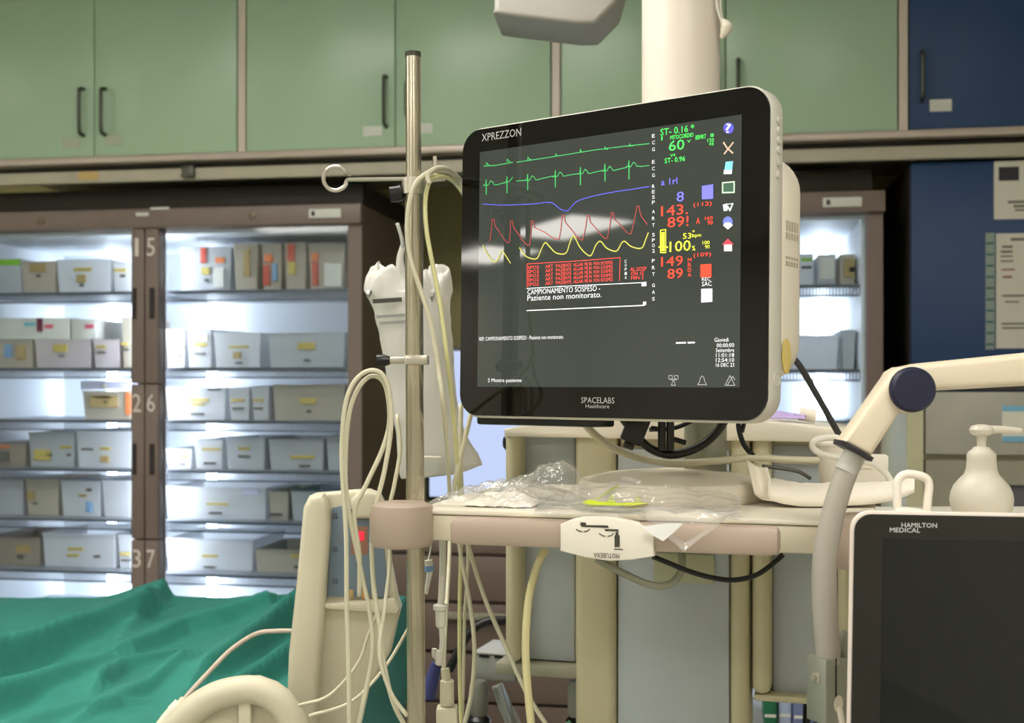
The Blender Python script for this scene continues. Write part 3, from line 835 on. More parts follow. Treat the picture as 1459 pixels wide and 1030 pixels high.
# ------------------------------------------------------------------ patient monitor
MF = frame(CAM + RT * .105 + FW * 1.465 + UP * .145, 36.95, 1.0)
def mx(px, py=370, y=0.0):
    return inpl(MF, px, py, y)[0]
def mz(px, py, y=0.0):
    return inpl(MF, px, py, y)[1]
xl, xr = mx(657), mx(1094)
zt, zb = mz(890, 151.5), mz(880, 596)
t = thing('patient_monitor', 'large black-framed patient monitor showing coloured vital sign traces', 'monitor', MF @ Vector((.02, .12, zb)))
ALU = mat('silver grey housing', (206, 204, 192), .35, var=.02)
part('housing', MB(MF).prism(rrect(xl - .003, xr + .0015, zb - .003, zt + .003, .031, 10), .003, .036, .004), ALU, t, 'pale grey outer shell')
part('bezel', MB(MF).prism(rrect(xl, xr, zb, zt, .028, 10), .0006, .006), BLACKG, t, 'glossy black bezel')
sxl, sxr = mx(682), mx(1055)
szt, szb = mz(870, 190), mz(870, 551.5)
scr = part('screen', MB(MF).box(sxl, sxr, .0, .004, szb, szt), emis('lcd glass', (62, 67, 60), 1.1, True), t, 'dark grey lit screen')
# rear module, mount
rx = .2147
part('rear_module', MB(MF).prism(rrect(-.19, rx, mz(1128, 545, .07), mz(1128, 216, .07), .045, 8), .036, .098, .012, seg=3), CREAM, t, 'cream rear module')
mb = MB(MF)
for z0, z1, x0, x1 in ((317, 331, .208, .2160), (334, 343, .206, .2160), (367, 371, .208, .2160), (374, 381, .207, .2160)):
    for k in range(5):
        mb.box(rx - .0004, rx + .0004, .050 + k * .007, .050 + k * .007 + .0045, mz(1128, z1, .07), mz(1128, z0, .07))
part('rating_label', mb, mat('grey print faint', (178, 170, 150), .7), t)
for py in (172, 186, 200, 214, 232, 249):
    z = mz(1106, py, .02)
    part('side_button', MB(MF).lathe([(.0042, 0), (.0042, .0015), (.003, .0025)], 12, Matrix.Translation((xr + .0015, .020, z)) @ Matrix.Rotation(math.pi / 2, 4, 'Y')), ALU, t)
z = mz(1106, 541, .02)
part('power_button', MB(MF).lathe([(.008, 0), (.008, .001), (.007, .0015), (.007, .0008)], 20, Matrix.Translation((xr + .0015, .020, z)) @ Matrix.Rotation(math.pi / 2, 4, 'Y')), ALU, t)
part('bottom_grille', MB(MF).box(xl + .012, mx(832, 600), .02, .07, zb - .012, zb + .01, .003), BLACK, t)
# traces and readouts on the screen
GRN = emis('trace green', (56, 168, 90), 1.0)
GRNB = emis('readout green', (70, 240, 90), 1.0)
BLU = emis('trace blue', (84, 84, 200), .9)
BLUB = emis('readout blue', (110, 110, 255), 1.0)
RED = emis('trace red', (176, 62, 64), .9)
REDB = emis('readout red', (255, 64, 40), 1.0)
YELT = emis('trace yellow', (190, 186, 84), .95)
YELB = emis('readout yellow', (235, 240, 60), 1.0)
WHT = emis('readout white', (214, 214, 220), 1.0)
GYT = emis('readout grey', (150, 150, 150), 1.0)
YS_ = -.0007
PX = .00085
def lin(x, a, b):
    return a[1] + (b[1] - a[1]) * (x - a[0]) / (b[0] - a[0])
def screen_part(name, fn, m):
    mb = MB()
    fn(mb)
    return part(name, mb, m, scr)
def c680(x, y):                      # pixel of the enlarged detail at 680,190
    return (680 + x / 5.15, 190 + y / 5.15)
def tr1(mb):
    beats = [(68, 225, 213), (221, 200, 188), (372, 185, 172), (576, 160, 148), (757, 132, 118), (937, 110, 98), (1117, 88, 76)]
    for seg in ([(48, 240), (130, 236), (262, 212)], [(290, 212), (500, 180), (640, 158), (860, 122), (1050, 98), (1262, 75)]):
        ribbon(mb, MF, [c680(*p) for p in seg], PX * 1.1, YS_)
    for x, a, b in beats:
        ribbon(mb, MF, [c680(x - 3, a + 8), c680(x, b), c680(x + 8, a + 4), c680(x + 22, a + 6)], PX * 1.1, YS_)
screen_part('ecg_trace', tr1, GRN)
def smooth2(p):
    return [(v.x, v.y) for v in smooth_pts([(a, b, 0) for a, b in p], 4)]
def tr2(mb):
    for x, up, dn, bl, full in ((66, 340, 448, 382, 1), (218, 318, 437, 362, 0), (370, 300, 412, 345, 1), (573, 275, 395, 318, 1), (757, 250, 378, 298, 1), (937, 226, 350, 276, 1), (1113, 202, 336, 246, 1)):
        ribbon(mb, MF, [c680(x - 20, bl), c680(x - 4, bl - 4), c680(x, up), c680(x, dn)], PX * 1.6, YS_)
        if full:
            ribbon(mb, MF, [c680(x + 3, bl), c680(x + 14, bl - 2), c680(x + 32, bl - 34), c680(x + 48, bl - 24), c680(x + 58, bl - 4), c680(x + 82, bl - 6)], PX * 1.1, YS_)
        else:
            ribbon(mb, MF, [c680(x + 3, bl - 4), c680(x + 22, bl - 14), c680(x + 42, bl - 40)], PX * 1.1, YS_)
    for seg in ([(148, 376), (200, 362)], [(288, 350), (352, 345)], [(450, 336), (553, 314)], [(655, 308), (737, 296)], [(839, 290), (917, 272)], [(1019, 268), (1094, 250)], [(1194, 244), (1260, 236)]):
        ribbon(mb, MF, [c680(*p) for p in seg], PX * 1.1, YS_)
screen_part('ecg_trace', tr2, GRN)
screen_part('respiration_trace', lambda mb: ribbon(mb, MF, [c680(*p) for p in smooth2([(40, 518), (180, 526), (400, 518), (510, 506), (560, 516), (610, 556), (660, 568), (690, 540), (730, 500), (830, 465), (1000, 430), (1150, 408), (1262, 390)])], PX * 1.3, YS_), BLU)
def tr4(mb):
    B4 = [(92, 790, 115, 628), (235, 800, 250, 640), (385, 820, 402, 640), (600, 775, 628, 600), (775, 780, 812, 600), (955, 770, 990, 580), (1130, 735, 1178, 530)]
    for i, (x0, y0, x1, y1) in enumerate(B4):
        pts = [(x0, y0), (x0 + (x1 - x0) * .5, (y0 + y1) / 2), (x1 - 6, y1 + 4), (x1 + 8, y1 + 2), (x1 + 16, y1 + 50)]
        if i < 6:
            nx, ny = B4[i + 1][:2]
            pts += [(x1 + (nx - x1) * .45, y1 + (ny - y1) * .62), (x1 + (nx - x1) * .72, y1 + (ny - y1) * .9), (nx - 14, ny + 2), (nx, ny)]
        else:
            pts += [(1205, 610), (1248, 668)]
        ribbon(mb, MF, [c680(*p) for p in pts], PX * 1.0, YS_)
screen_part('arterial_pressure_trace', tr4, RED)
def tr5(mb):
    ribbon(mb, MF, [c680(*p) for p in smooth2([(40, 820), (80, 895), (125, 942), (155, 920), (180, 862), (210, 900), (243, 952)])], PX * 1.5, YS_)
    ribbon(mb, MF, [c680(*p) for p in smooth2([(310, 840), (350, 895), (395, 918), (440, 916), (470, 850), (498, 802), (530, 830), (580, 878), (650, 878), (680, 800), (708, 752), (750, 830), (800, 885), (836, 894), (870, 820), (905, 792), (950, 842), (1020, 864), (1055, 810), (1082, 792), (1130, 830), (1205, 842), (1235, 780), (1255, 728)])], PX * 1.6, YS_)
screen_part('oximetry_trace', tr5, YELT)
def T(mb, s, x0, x1, y0, y1):
    text_px(mb, MF, s, x0, x1, y0, y1, YS_)
def greens(mb):
    T(mb, 'ST- 0.16 *', 941, 989, 180, 190)
    T(mb, 'I', 942, 944, 194, 200)
    T(mb, 'MITOCORDIO', 955, 988, 191, 197)
    T(mb, 'BEMRT', 991, 1006, 192, 198)
    T(mb, '60', 953, 975, 199.5, 214)
    T(mb, 'V', 979, 984, 199, 203)
    T(mb, '8', 1012, 1017, 190, 195)
    T(mb, '120', 1008, 1017, 197, 202)
    T(mb, '45', 1010, 1017, 202.5, 207)
    T(mb, 'V4', 955, 962, 219, 223)
    T(mb, 'ST- 0.96', 947, 976, 224, 231)
screen_part('heart_rate_readout', greens, GRNB)
def blues(mb):
    T(mb, '8', 964, 974.5, 273, 287)
    T(mb, 'a 1rl', 942, 965, 254, 263)
screen_part('respiration_readout', blues, BLUB)
screen_part('respiration_tile', lambda mb: quad_px(mb, MF, [(1000, 265), (1016, 262.5), (1016, 283), (1000, 284)], YS_), BLUB)
def reds(mb):
    T(mb, '143.', 942, 980, 292, 306.5)
    T(mb, '89!', 951, 981, 308.5, 323)
    T(mb, '(112)', 988, 1014, 288, 295)
    T(mb, 'A', 992, 997, 310, 319)
    T(mb, '160', 1004.5, 1015.5, 308, 313)
    T(mb, '90', 1008, 1015.5, 314, 320)
screen_part('pressure_readout', reds, REDB)
def reds(mb):
    T(mb, '149', 942, 973, 365, 379)
    T(mb, '89', 951, 973, 382.5, 396.5)
    T(mb, '(109)', 988, 1013, 360, 367)
    for i, c in enumerate('MRDA'):
        T(mb, c, 980, 985, 367.5 + i * 7, 373 + i * 7)
screen_part('pressure_readout', reds, REDB)
screen_part('pressure_tile', lambda mb: quad_px(mb, MF, [(998, 377), (1013.5, 376), (1013.5, 395), (998, 395)], YS_), REDB)
def yels(mb):
    T(mb, '100', 954, 984, 343, 358)
    T(mb, '%', 986, 990.5, 350, 357)
    T(mb, '53', 973, 985, 332, 340)
    T(mb, 'bpm', 986.5, 999, 332.5, 339)
    T(mb, '100', 1001, 1011, 343, 348)
    T(mb, '90', 1004.5, 1011, 349, 354)
    T(mb, '*', 986.5, 990, 327.5, 331)
    ribbon(mb, MF, [(941, 328), (948.5, 327), (948.5, 360), (941, 360), (941, 328)], PX * 1.2, YS_)
    quad_px(mb, MF, [(942.5, 331), (947, 330.5), (947, 358), (942.5, 358)], YS_)
    ribbon(mb, MF, [(939, 352), (951, 352)], PX * 2, YS_)
screen_part('oximetry_readout', yels, YELB)
def whites(mb):
    y = 191
    for word, y in (('ECG', 191), ('ECG', 228), ('RESP', 263), ('ART', 299), ('SPO2', 332), ('PRT', 369), ('GAS', 404)):
        st = 9.6 if len(word) == 3 else 7.6
        for i, c in enumerate(word):
            T(mb, c, 929, 933, y + i * st, y + i * st + 5)
screen_part('channel_names', whites, WHT)
def message(mb):
    T(mb, 'CAMPIONAMENTO SOSPESO -', 751.5, 855, 409.5, 417)
    T(mb, 'Paziente non monitorato.', 751.5, 857, 418, 426)
screen_part('message_text', message, WHT)
def rule1(mb):
    ribbon(mb, MF, [(750.5, 411), (800, 408), (918, 402.5)], PX * 1.1, YS_)
    quad_px(mb, MF, [(914, 402), (921, 401.5), (921, 407.5), (914, 408)], YS_)
def rule2(mb):
    ribbon(mb, MF, [(750.5, 442.5), (840, 438.5), (918, 435)], PX * 1.4, YS_)
    quad_px(mb, MF, [(916, 430), (920.5, 429.5), (920.5, 434.5), (916, 435)], YS_)
screen_part('message_rule', rule1, WHT)
screen_part('message_rule', rule2, WHT)
def whites(mb):
    T(mb, 'C', 890, 893, 370, 374.5)
    for i, c in enumerate('OPIA'):
        T(mb, c, 890, 893, 376 + i * 5.8, 380 + i * 5.8)
    T(mb, 'REC', 1000, 1012, 395, 400)
    T(mb, 'SAC', 1000, 1014, 401, 407.5)
screen_part('tile_caption', whites, WHT)
def whites(mb):
    T(mb, 'Giovedi', 1018, 1038, 481, 487)
    for i, s in enumerate(('00:00:00', 'Settembre', '11:01:18', '12:54:10', '16 DEC 23')):
        T(mb, s, 1018 + (2 if i else 3), 1046, 489 + i * 7, 494.5 + i * 7)
screen_part('date_text', whites, WHT)
def whites(mb):
    T(mb, 'REF: CAMPIONAMENTO SOSPESO - Paziente non monitorato.', 683, 803, 478.5, 484)
screen_part('status_text', whites, WHT)
def whites(mb):
    T(mb, '2 Mostra paziente', 695, 743, 539, 546)
screen_part('footer_text', whites, WHT)
screen_part('scale_mark', lambda mb: T(mb, '------- -----', 963, 990, 487, 489.5), WHT)
def alarm(mb):
    ribbon(mb, MF, [(751, 376), (820, 372), (883.5, 367), (882.5, 400)], PX * .9, YS_)
    ribbon(mb, MF, [(751, 376), (751, 409)], PX * .9, YS_)
    cols = ('SPO2', 'ART', 'PAZI', 'ENTE', 'ALLAR', 'ME IN', 'MON', 'SOSPES')
    xs = ((752, 768), (777, 788), (792, 803), (803.5, 814), (817, 831), (833, 843), (846, 854), (856, 873))
    for w, (a, b) in zip(cols, xs):
        for k in range(5):
            y = lin((a + b) / 2, (752, 379), (873, 371.5)) + k * 6
            T(mb, w, a, b, y, y + 4.6)
    T(mb, 'AL.SOSP', 898, 921, 380.5, 386)
    T(mb, 'ON 15', 899, 917, 387, 392)
    T(mb, 'MIN 2', 899, 917, 393, 398)
screen_part('alarm_list', alarm, emis('alarm red', (240, 70, 62), 1.0))
def icon_disc(mb, x, y, r):
    quad_px(mb, MF, [(x + r * math.cos(a * .3927), y + r * math.sin(a * .3927) * 1.1) for a in range(16)], YS_)
screen_part('help_icon', lambda mb: icon_disc(mb, 1038, 182.5, 7.5), emis('icon blue', (74, 70, 180), 1.0))
mb = MB(); text_px(mb, MF, '?', 1034, 1041.5, 176, 189, YS_ - .0004); part('help_mark', mb, WHT, scr)
def tools(mb):
    ribbon(mb, MF, [(1031, 203), (1036, 211), (1044, 218)], PX * 2, YS_)
    ribbon(mb, MF, [(1044.5, 203), (1032, 219)], PX * 2, YS_ - .0003)
screen_part('tools_icon', tools, emis('icon tan', (196, 160, 140), 1.0))
screen_part('card_icon', lambda mb: quad_px(mb, MF, [(1034, 230.5), (1044.5, 229.5), (1042.5, 248), (1031, 248)], YS_), emis('icon sky', (110, 180, 220), 1.0))
screen_part('card_icon', lambda mb: quad_px(mb, MF, [(1031.5, 242), (1043, 242), (1042.5, 248), (1031, 248)], YS_ - .0003), WHT)
screen_part('window_icon', lambda mb: ribbon(mb, MF, [(1029.5, 260.5), (1046, 259), (1046, 274), (1029.5, 274.5), (1029.5, 260.5)], PX * 1.8, YS_), emis('icon pale green', (176, 200, 176), 1.0))
screen_part('window_icon', lambda mb: quad_px(mb, MF, [(1031, 262), (1045, 261), (1045, 273), (1031, 273)], YS_), emis('icon dark green', (52, 84, 66), 1.0))
def misc(mb):
    quad_px(mb, MF, [(1030, 292), (1036, 289.5), (1037, 300), (1031, 301)], YS_)
    ribbon(mb, MF, [(1037, 294), (1040, 300), (1044, 290)], PX * 2, YS_)
    ribbon(mb, MF, [(1030, 292), (1043, 290)], PX * 1.2, YS_)
screen_part('alarm_icon', misc, emis('icon silver', (190, 192, 196), 1.0))
screen_part('arrow_icon', lambda mb: icon_disc(mb, 1037, 316, 7), emis('icon blue2', (96, 110, 196), 1.0))
screen_part('arrow_icon', lambda mb: quad_px(mb, MF, [(1033.5, 317), (1040.5, 317), (1044, 321), (1037, 327), (1030, 321)], YS_ - .0003), WHT)
screen_part('home_icon', lambda mb: quad_px(mb, MF, [(1029, 348.5), (1037, 340), (1045, 348)], YS_ - .0003), emis('icon red', (222, 60, 70), 1.0))
screen_part('home_icon', lambda mb: quad_px(mb, MF, [(1031.5, 347.5), (1043, 347), (1043, 358), (1031.5, 358)], YS_), emis('icon pinkish', (214, 196, 200), 1.0))
screen_part('list_icon', lambda mb: quad_px(mb, MF, [(999, 411.5), (1015, 411), (1015, 430), (999, 431)], YS_), emis('icon lilac', (206, 206, 226), 1.0))
def listp(mb):
    for y in (415, 419, 423, 427):
        ribbon(mb, MF, [(1001, y), (1008 + (y % 3), y)], PX * .9, YS_ - .0003)
screen_part('list_icon', listp, GYT)
def foot(mb):
    ribbon(mb, MF, [(953, 535), (958, 535), (958, 540), (953, 540), (953, 535)], PX * .8, YS_)
    ribbon(mb, MF, [(961, 535), (966, 535), (966, 540), (961, 540), (961, 535)], PX * .8, YS_)
    ribbon(mb, MF, [(955.5, 541), (964, 541)], PX * .8, YS_)
    ribbon(mb, MF, [(959.5, 541), (956.5, 549), (962.5, 549), (959.5, 541)], PX * .8, YS_)
screen_part('footer_icon', foot, GYT)
def foot(mb):
    ribbon(mb, MF, [(994, 548), (1007, 548), (1004, 543), (1003, 538), (1000.5, 535.5), (998, 538), (997, 543), (994, 548)], PX * .9, YS_)
screen_part('footer_icon', foot, GYT)
def foot(mb):
    ribbon(mb, MF, [(1033, 549), (1040, 535), (1047, 549), (1033, 549)], PX * .9, YS_)
    ribbon(mb, MF, [(1036, 549), (1044, 536), (1047, 541)], PX * .9, YS_)
screen_part('footer_icon', foot, GYT)
mb = MB(); text_px(mb, MF, 'XPREZZON', 686.5, 742.5, 186.5, 197.5, -.0003)
g0 = part('brand_lettering', mb, mat('silver lettering', (190, 190, 190), .3, metal=.4), t)
# shear of the first word follows the top edge by itself; second word below the screen
mb = MB(); text_px(mb, MF, 'SPACELABS', 828, 875.5, 566, 574.5, -.0003); text_px(mb, MF, 'Healthcare', 834.5, 868, 576, 581.5, -.0003)
part('brand_lettering', mb, MATS['silver lettering'], t)
# stand
st = W(1005, 545, 1.625)
dc = W(960, 545, 1.60)
sn = thing('monitor_stand', 'round cream base and grey post holding up the patient monitor', 'stand', (dc.x, dc.y, ZTR))
part('base_disc', MB().lathe([(.121, ZTR), (.124, ZTR + .004), (.124, ZTR + .018), (.120, ZTR + .024), (.09, ZTR + .031), (.04, ZTR + .036)], 56, Matrix.Translation((dc.x, dc.y, 0))), CREAM, sn)
part('post', MB().lathe([(.028, ZTR + .024), (.028, ZC + .10)], 28, Matrix.Translation((st.x, st.y, 0))), mat('grey post', (150, 150, 132), .4, metal=.3), sn)
part('tilt_head', MB(MF).box(-.016, .064, .099, .195, -.08, .0, .008), BLACK, sn)

# ------------------------------------------------------------------ drip pole
DP = 1.51
def PW(px, py):
    return W(px, py, DP)
a, b = PW(588.5, 78), PW(593.5, 1100)
t = thing('drip_pole', 'slim steel drip pole with hooks standing beside the monitor tray', 'pole', (b.x, b.y, 0))
BRZ = mat('worn steel pole', (190, 182, 162), .22, metal=.85, var=.12, scale=14)
mid = PW(589.5, 270)
part('upper_tube', MB().tube([a, mid], .0095, 20, 0), BRZ, t)
part('lower_tube', MB().tube([mid, b, Vector((b.x, b.y, .012))], .0112, 20, 0), BRZ, t)
part('end_cap', MB().tube([a + UP * .003, a - UP * .003], .0099, 20, 0), mat('dark cap', (60, 58, 44), .5), t)
part('foot_plate', MB().lathe([(.12, 0), (.12, .008), (.03, .02)], 24, Matrix.Translation((b.x, b.y, 0))), STEEL, t)
part('collar', MB().tube([PW(589.5, 254), PW(589.5, 277)], .0145, 20, 0), STEEL, t)
k = PW(566, 276)
part('knob', MB().tube([PW(577, 274), PW(572, 274.5), k, PW(556, 277)], lambda u: (.004 if u < .3 else .010), 14, 0), BLACK, t)
hk = [PW(580, 255), PW(540, 255.5), PW(505, 256)] + [W(478 + 17 * math.cos(math.radians(q)), 254.5 - 17 * math.sin(math.radians(q)), DP + .004) for q in (-8, -40, -80, -120, -160, -200, -240, -280, -310, -330)] + [W(498, 249, DP + .012)]
part('hook', MB().tube(hk, .0026, 8, 4), STEEL, t)
part('hook', MB().tube([PW(598, 255), PW(612, 254), PW(620, 250), PW(621, 240), PW(620, 228), PW(619, 223)], .0028, 8, 4), STEEL, t)
part('hook', MB().tube([PW(598, 258), PW(622, 256), PW(634, 255)], .0028, 8, 2), STEEL, t)
cl = part('clamp', MB().box(0, 0, 0, 0, 0, 0) if 0 else MB(frame(PW(593, 513), 0)).box(-.014, .0155, -.014, .014, -.006, .006, .002), STEEL, t)
part('clamp_screw', MB().tube([PW(578, 513), PW(556, 513.5)], .0045, 10, 0), STEEL, cl)
part('clamp_knob', MB().tube([PW(556, 513.5), PW(548, 513.5), PW(537, 514)], lambda u: .0075 if u > .2 else .005, 12, 0), BLACK, cl)

# ------------------------------------------------------------------ ventilator at the right
VD = 1.15
VF = frame(W(1213, 545, VD), 0.0, 0.0, 1.0)
def vx(px, py=760):
    return inpl(VF, px, py)[0]
def vz(py, px=1300):
    return inpl(VF, px, py)[1]
bx, by = inpl(VF, 1430, 1100)
vb = RT * .66 + FW * 1.56
t = thing('ventilator', 'dark-screened ventilator in a white case in front of the soap bottle', 'ventilator', (vb.x, vb.y, 0))
zt, zb = vz(729), vz(729) - .30
xl, xr = vx(1213, 800), vx(1213, 800) + .40
part('screen_case', MB(VF).prism(rrect(xl, xr, zb, zt, .018, 8), .002, .009, .002).prism(rrect(xl + .022, xr - .022, zb + .022, zt - .012, .018, 8), .009, .045, .006), mat('ventilator white', (236, 224, 214), .35), t)
part('screen_glass', MB(VF).prism(rrect(xl + .0025, xr - .0025, zb + .003, zt - .003, .016, 8), .0, .006), mat('dark graphite glass', (38, 36, 34), .16, var=.04), t)
part('display', MB(VF).box(vx(1256, 900), xr - .03, -.0006, .001, zb + .03, vz(768), 0), emis('off display', (22, 26, 26), .5, True), t, 'switched-off display')  # display is off; its faint glow is set in the material
mb = MB()
text_px(mb, VF, 'HAMILTON', 1284.5, 1335, 745, 751.5, -.0008)
text_px(mb, VF, 'MEDICAL', 1268, 1311, 752, 758.5, -.0008)
part('brand_lettering', mb, mat('white lettering', (222, 222, 222), .4), t)
part('neck', MB(VF).box(.17, .26, .045, .26, -.24, -.16, .01), WHITEPL, t)
zv = ZC - .174
def camf(lat, D, z):
    return CAM + RT * lat + FW * D + UP * (z - ZC)
BF = frame(camf(.48, 1.38, 0), 0)
part('body', MB(BF).box(0, .4, 0, .36, .15, zv, .015), WHITEPL, t)
part('base', MB(BF).box(-.02, .42, -.02, .38, .04, .15, .01), mat('ventilator base grey', (120, 122, 124), .5), t)
for i in range(4):
    part('castor', MB(BF).lathe([(.018, -.012), (.022, -.008), (.022, .008), (.018, .012)], 16, Matrix.Translation((.03 + .34 * (i % 2), .03 + .3 * (i // 2), .022)) @ Matrix.Rotation(math.pi / 2, 4, 'X')), BLACK, t)
hd = 1.205
part('handle', MB().tube([W(1279, 727, hd), W(1278, 694, hd), W(1281, 682, hd), W(1291, 675.5, hd), W(1308, 677, hd), W(1320, 682, hd), W(1323.5, 692, hd), W(1322, 710, hd), W(1320, 735, hd)], .0042, 10, 5), WHITEPL, t)
part('handle_mount', MB().tube([W(1274, 730, hd), W(1326, 738, hd)], .007, 8, 0), WHITEPL, t)
# soap bottle
sb = camf(.5925, 1.55, zv)
t = thing('soap_bottle', 'round white pump bottle standing on the ventilator', 'bottle', sb)
M_ = Matrix.Translation((sb.x, sb.y, 0))
s1 = 1.55 / F
def bz(py):
    return ZC - (py - 545) * s1
SOAP = mat('bottle white', (232, 226, 210), .4, var=.015, trans=.15)
part('bottle', MB().lathe([(.028, zv), (.033, zv + .004), (42 * s1, bz(722)), (43.3 * s1, bz(712)), (42 * s1, bz(702)), (38 * s1, bz(692)), (31 * s1, bz(683)), (24 * s1, bz(676)), (21 * s1, bz(668)), (20.3 * s1, bz(660)), (19.6 * s1, bz(648))], 36, M_), SOAP, t)
pm = part('collar', MB().lathe([(20 * s1, bz(654)), (20 * s1, bz(647)), (17 * s1, bz(643)), (13 * s1, bz(640)), (11 * s1, bz(637)), (6 * s1, bz(636))], 28, M_), SOAP, t)
part('pump_stem', MB().lathe([(6.5 * s1, bz(640)), (6.5 * s1, bz(630)), (8.5 * s1, bz(616))], 20, M_), SOAP, t)
part('pump_head', MB().lathe([(9 * s1, bz(621)), (15 * s1, bz(618)), (17 * s1, bz(612)), (14 * s1, bz(607)), (6 * s1, bz(604.5))], 24, M_).tube([sb + UP * (bz(612) - zv) + RT * 0.004, sb + UP * (bz(612) - zv) + RT * .03, sb + UP * (bz(613.5) - zv) + RT * .05], lambda u: .006 - .003 * u, 10, 3), SOAP, t)

# ------------------------------------------------------------------ support arm
AD = 1.245
t = thing('support_arm', 'cream jointed support arm with navy joint cap and grey hose', 'arm', W(1180, 1060, AD))
def AW(px, py, dd=0.0):
    return W(px, py, AD + dd)
ARM = mat('arm cream', (226, 214, 190), .4, var=.02)
AF = frame(AW(1294, 555), 0)
def ap(px, py, y=0.0):
    return inpl(AF, px, py, y)
def hull_seg(pts, y0, y1, bev):
    return MB(AF).prism([ap(*p) for p in pts], y0, y1, bev, seg=3)
part('upper_arm', hull_seg([(1292, 522), (1310, 518), (1459, 503), (1640, 486), (1640, 541), (1459, 550), (1330, 557), (1297, 560)], .004, .036, .007), ARM, t)
part('lower_arm', hull_seg([(1262, 540), (1268, 530), (1280, 523), (1300, 522), (1322, 540), (1320, 566), (1296, 590), (1279, 588), (1238, 651), (1199, 629)], -.010, .028, .007), ARM, t)
part('joint_cap', MB(AF).lathe([(31.5 * AD / F, -.004), (32.3 * AD / F, .002), (31.5 * AD / F, .007), (28 * AD / F, .0095)], 40, Matrix.Translation((0, -.010, 0)) @ Matrix.Rotation(math.pi / 2, 4, 'X')), mat('navy cap', (22, 26, 56), .5), t)
ca, cb = AW(1199, 632), AW(1240, 655)
part('dark_collar', MB(AF).prism([ap(*p) for p in ((1199, 627), (1241, 651), (1238, 657), (1197, 634))], -.012, .030, .002), mat('dark navy rubber', (34, 28, 36), .5), t)
HOSE = mat('grey silicone hose', (188, 184, 172), .4, var=.03, trans=.25)
hose = [AW(1222, 640, .01), AW(1211, 662, .01), AW(1196, 700, .01), AW(1184, 745, .01), AW(1175, 800, .01), AW(1175, 860, .01), AW(1179, 915, .01), AW(1181, 945, .01)]
part('hose', MB().tube(hose, lambda u: .0105 + .0022 * min(1, u * 1.6), 18, 5), HOSE, t)
part('hose_cuff', MB().tube([AW(1223, 638, .01), AW(1205, 672, .01)], .0118, 18, 0), mat('cuff grey', (190, 188, 178), .4), t)
CM = mat('cast clamp metal', (158, 162, 150), .4, metal=.5, var=.08)
cf = frame(AW(1178, 940, .012), -28)
mb = MB(cf)
s2 = AD / F
mb.box(-.0145, .0145, -.0145, .0145, -.062, .004, .0015)
cl = part('clamp', mb, CM, t)
part('clamp_slot', MB(cf).box(-.002, -.0005, -.0152, -.0143, -.034, .0045), BLACK, cl)
part('clamp_bolt', MB(cf).box(-.0158, -.0143, -.006, .005, -.022, -.011, .001).lathe([(.0035, 0), (.0035, .003)], 8, Matrix.Translation((-.0158, 0, -.016)) @ Matrix.Rotation(-math.pi / 2, 4, 'Y')), STEEL, cl)
part('clamp_hole', MB(cf).lathe([(.006, 0), (.006, .001)], 16, Matrix.Translation((0.002, -.0143, -.042)) @ Matrix.Rotation(math.pi / 2, 4, 'X') @ Matrix.Scale(1.5, 4, Vector((0, 1, 0)))), CREAM, cl)
part('clamp_lever', MB().tube([AW(1208, 900, .03), AW(1204, 912, .03), AW(1203, 940, .03), AW(1207, 985, .03)], .006, 10, 3), CM, cl)
part('rail_post', MB().tube([AW(1188, 990, .012), AW(1200, 1060, .012), AW(1204, 1120, .012)], .008, 12, 0), STEEL, t)
part('rail_jaw', MB().tube([AW(1178, 1012, .0), AW(1181, 1060, .0)], .0035, 8, 0).tube([AW(1195, 1006, .0), AW(1203, 1050, .0)], .0035, 8, 0), WHITEPL, t)
# ------------------------------------------------------------------ hospital bed, rails and green drape
DZ = .50
ZBED = ZC - DZ
def bp(px, py):
    """point of the bed plane under a pixel, as (lateral, depth)"""
    D = DZ * F / (py - CY)
    return ((px - CX) / F * D, D)
bc = CAM + RT * -.9 + FW * 2.35
t = thing('hospital_bed', 'hospital bed with cream plastic side rails under the green drape', 'bed', (bc.x, bc.y, 0))
def camM(z=0.0):
    return frame(Vector((0, 0, z)), 0)
KM = camM()
part('mattress', MB(KM).box(-1.75, -.24, 1.78, 2.92, ZBED - .22, ZBED - .055, .05, seg=3), mat('mattress blue grey', (120, 130, 140), .6), t)
part('frame', MB(KM).box(-1.75, -.26, 1.82, 2.88, ZBED - .36, ZBED - .23, .02), CREAM2, t)
for lx, ly in ((-1.6, 1.95), (-1.6, 2.75), (-.42, 1.95), (-.42, 2.75)):
    l = part('leg', MB(KM).box(lx - .03, lx + .03, ly - .03, ly + .03, .09, ZBED - .35, .006), STEEL, t)
    part('castor', MB(KM).lathe([(.03, -.018), (.045, -.012), (.045, .012), (.03, .018)], 18, Matrix.Translation((lx, ly, .046)) @ Matrix.Rotation(math.pi / 2, 4, 'X')), BLACK, l)
RD = 1.665
RF = frame(W(490, 545, RD), 0)
def rp(px, py, y=0.0):
    return inpl(RF, px, py, y)
BEDP = mat('bed rail cream plastic', (206, 200, 176), .45, var=.03)
outer = [(436, 712), (446, 704), (470, 702), (505, 699), (525, 698), (540, 704), (548, 720), (556, 800), (566, 852), (571, 866), (566, 885), (556, 930), (524, 985), (510, 1050), (500, 1130), (410, 1130), (411, 1000), (413, 930), (424, 830)]
rail = part('side_rail', MB(RF).prism([rp(*p) for p in outer], .006, .03, .006, seg=3), BEDP, t)
lp = [(434, 722), (442, 706), (462, 703), (469, 716), (472, 750), (466, 830), (462, 900), (455, 985), (452, 1030), (440, 1130), (408, 1130), (411, 985), (413, 930), (424, 830)]
part('rail_grip', MB(RF).prism([rp(*p) for p in lp], -.016, .036, .009, seg=3), BEDP, rail)
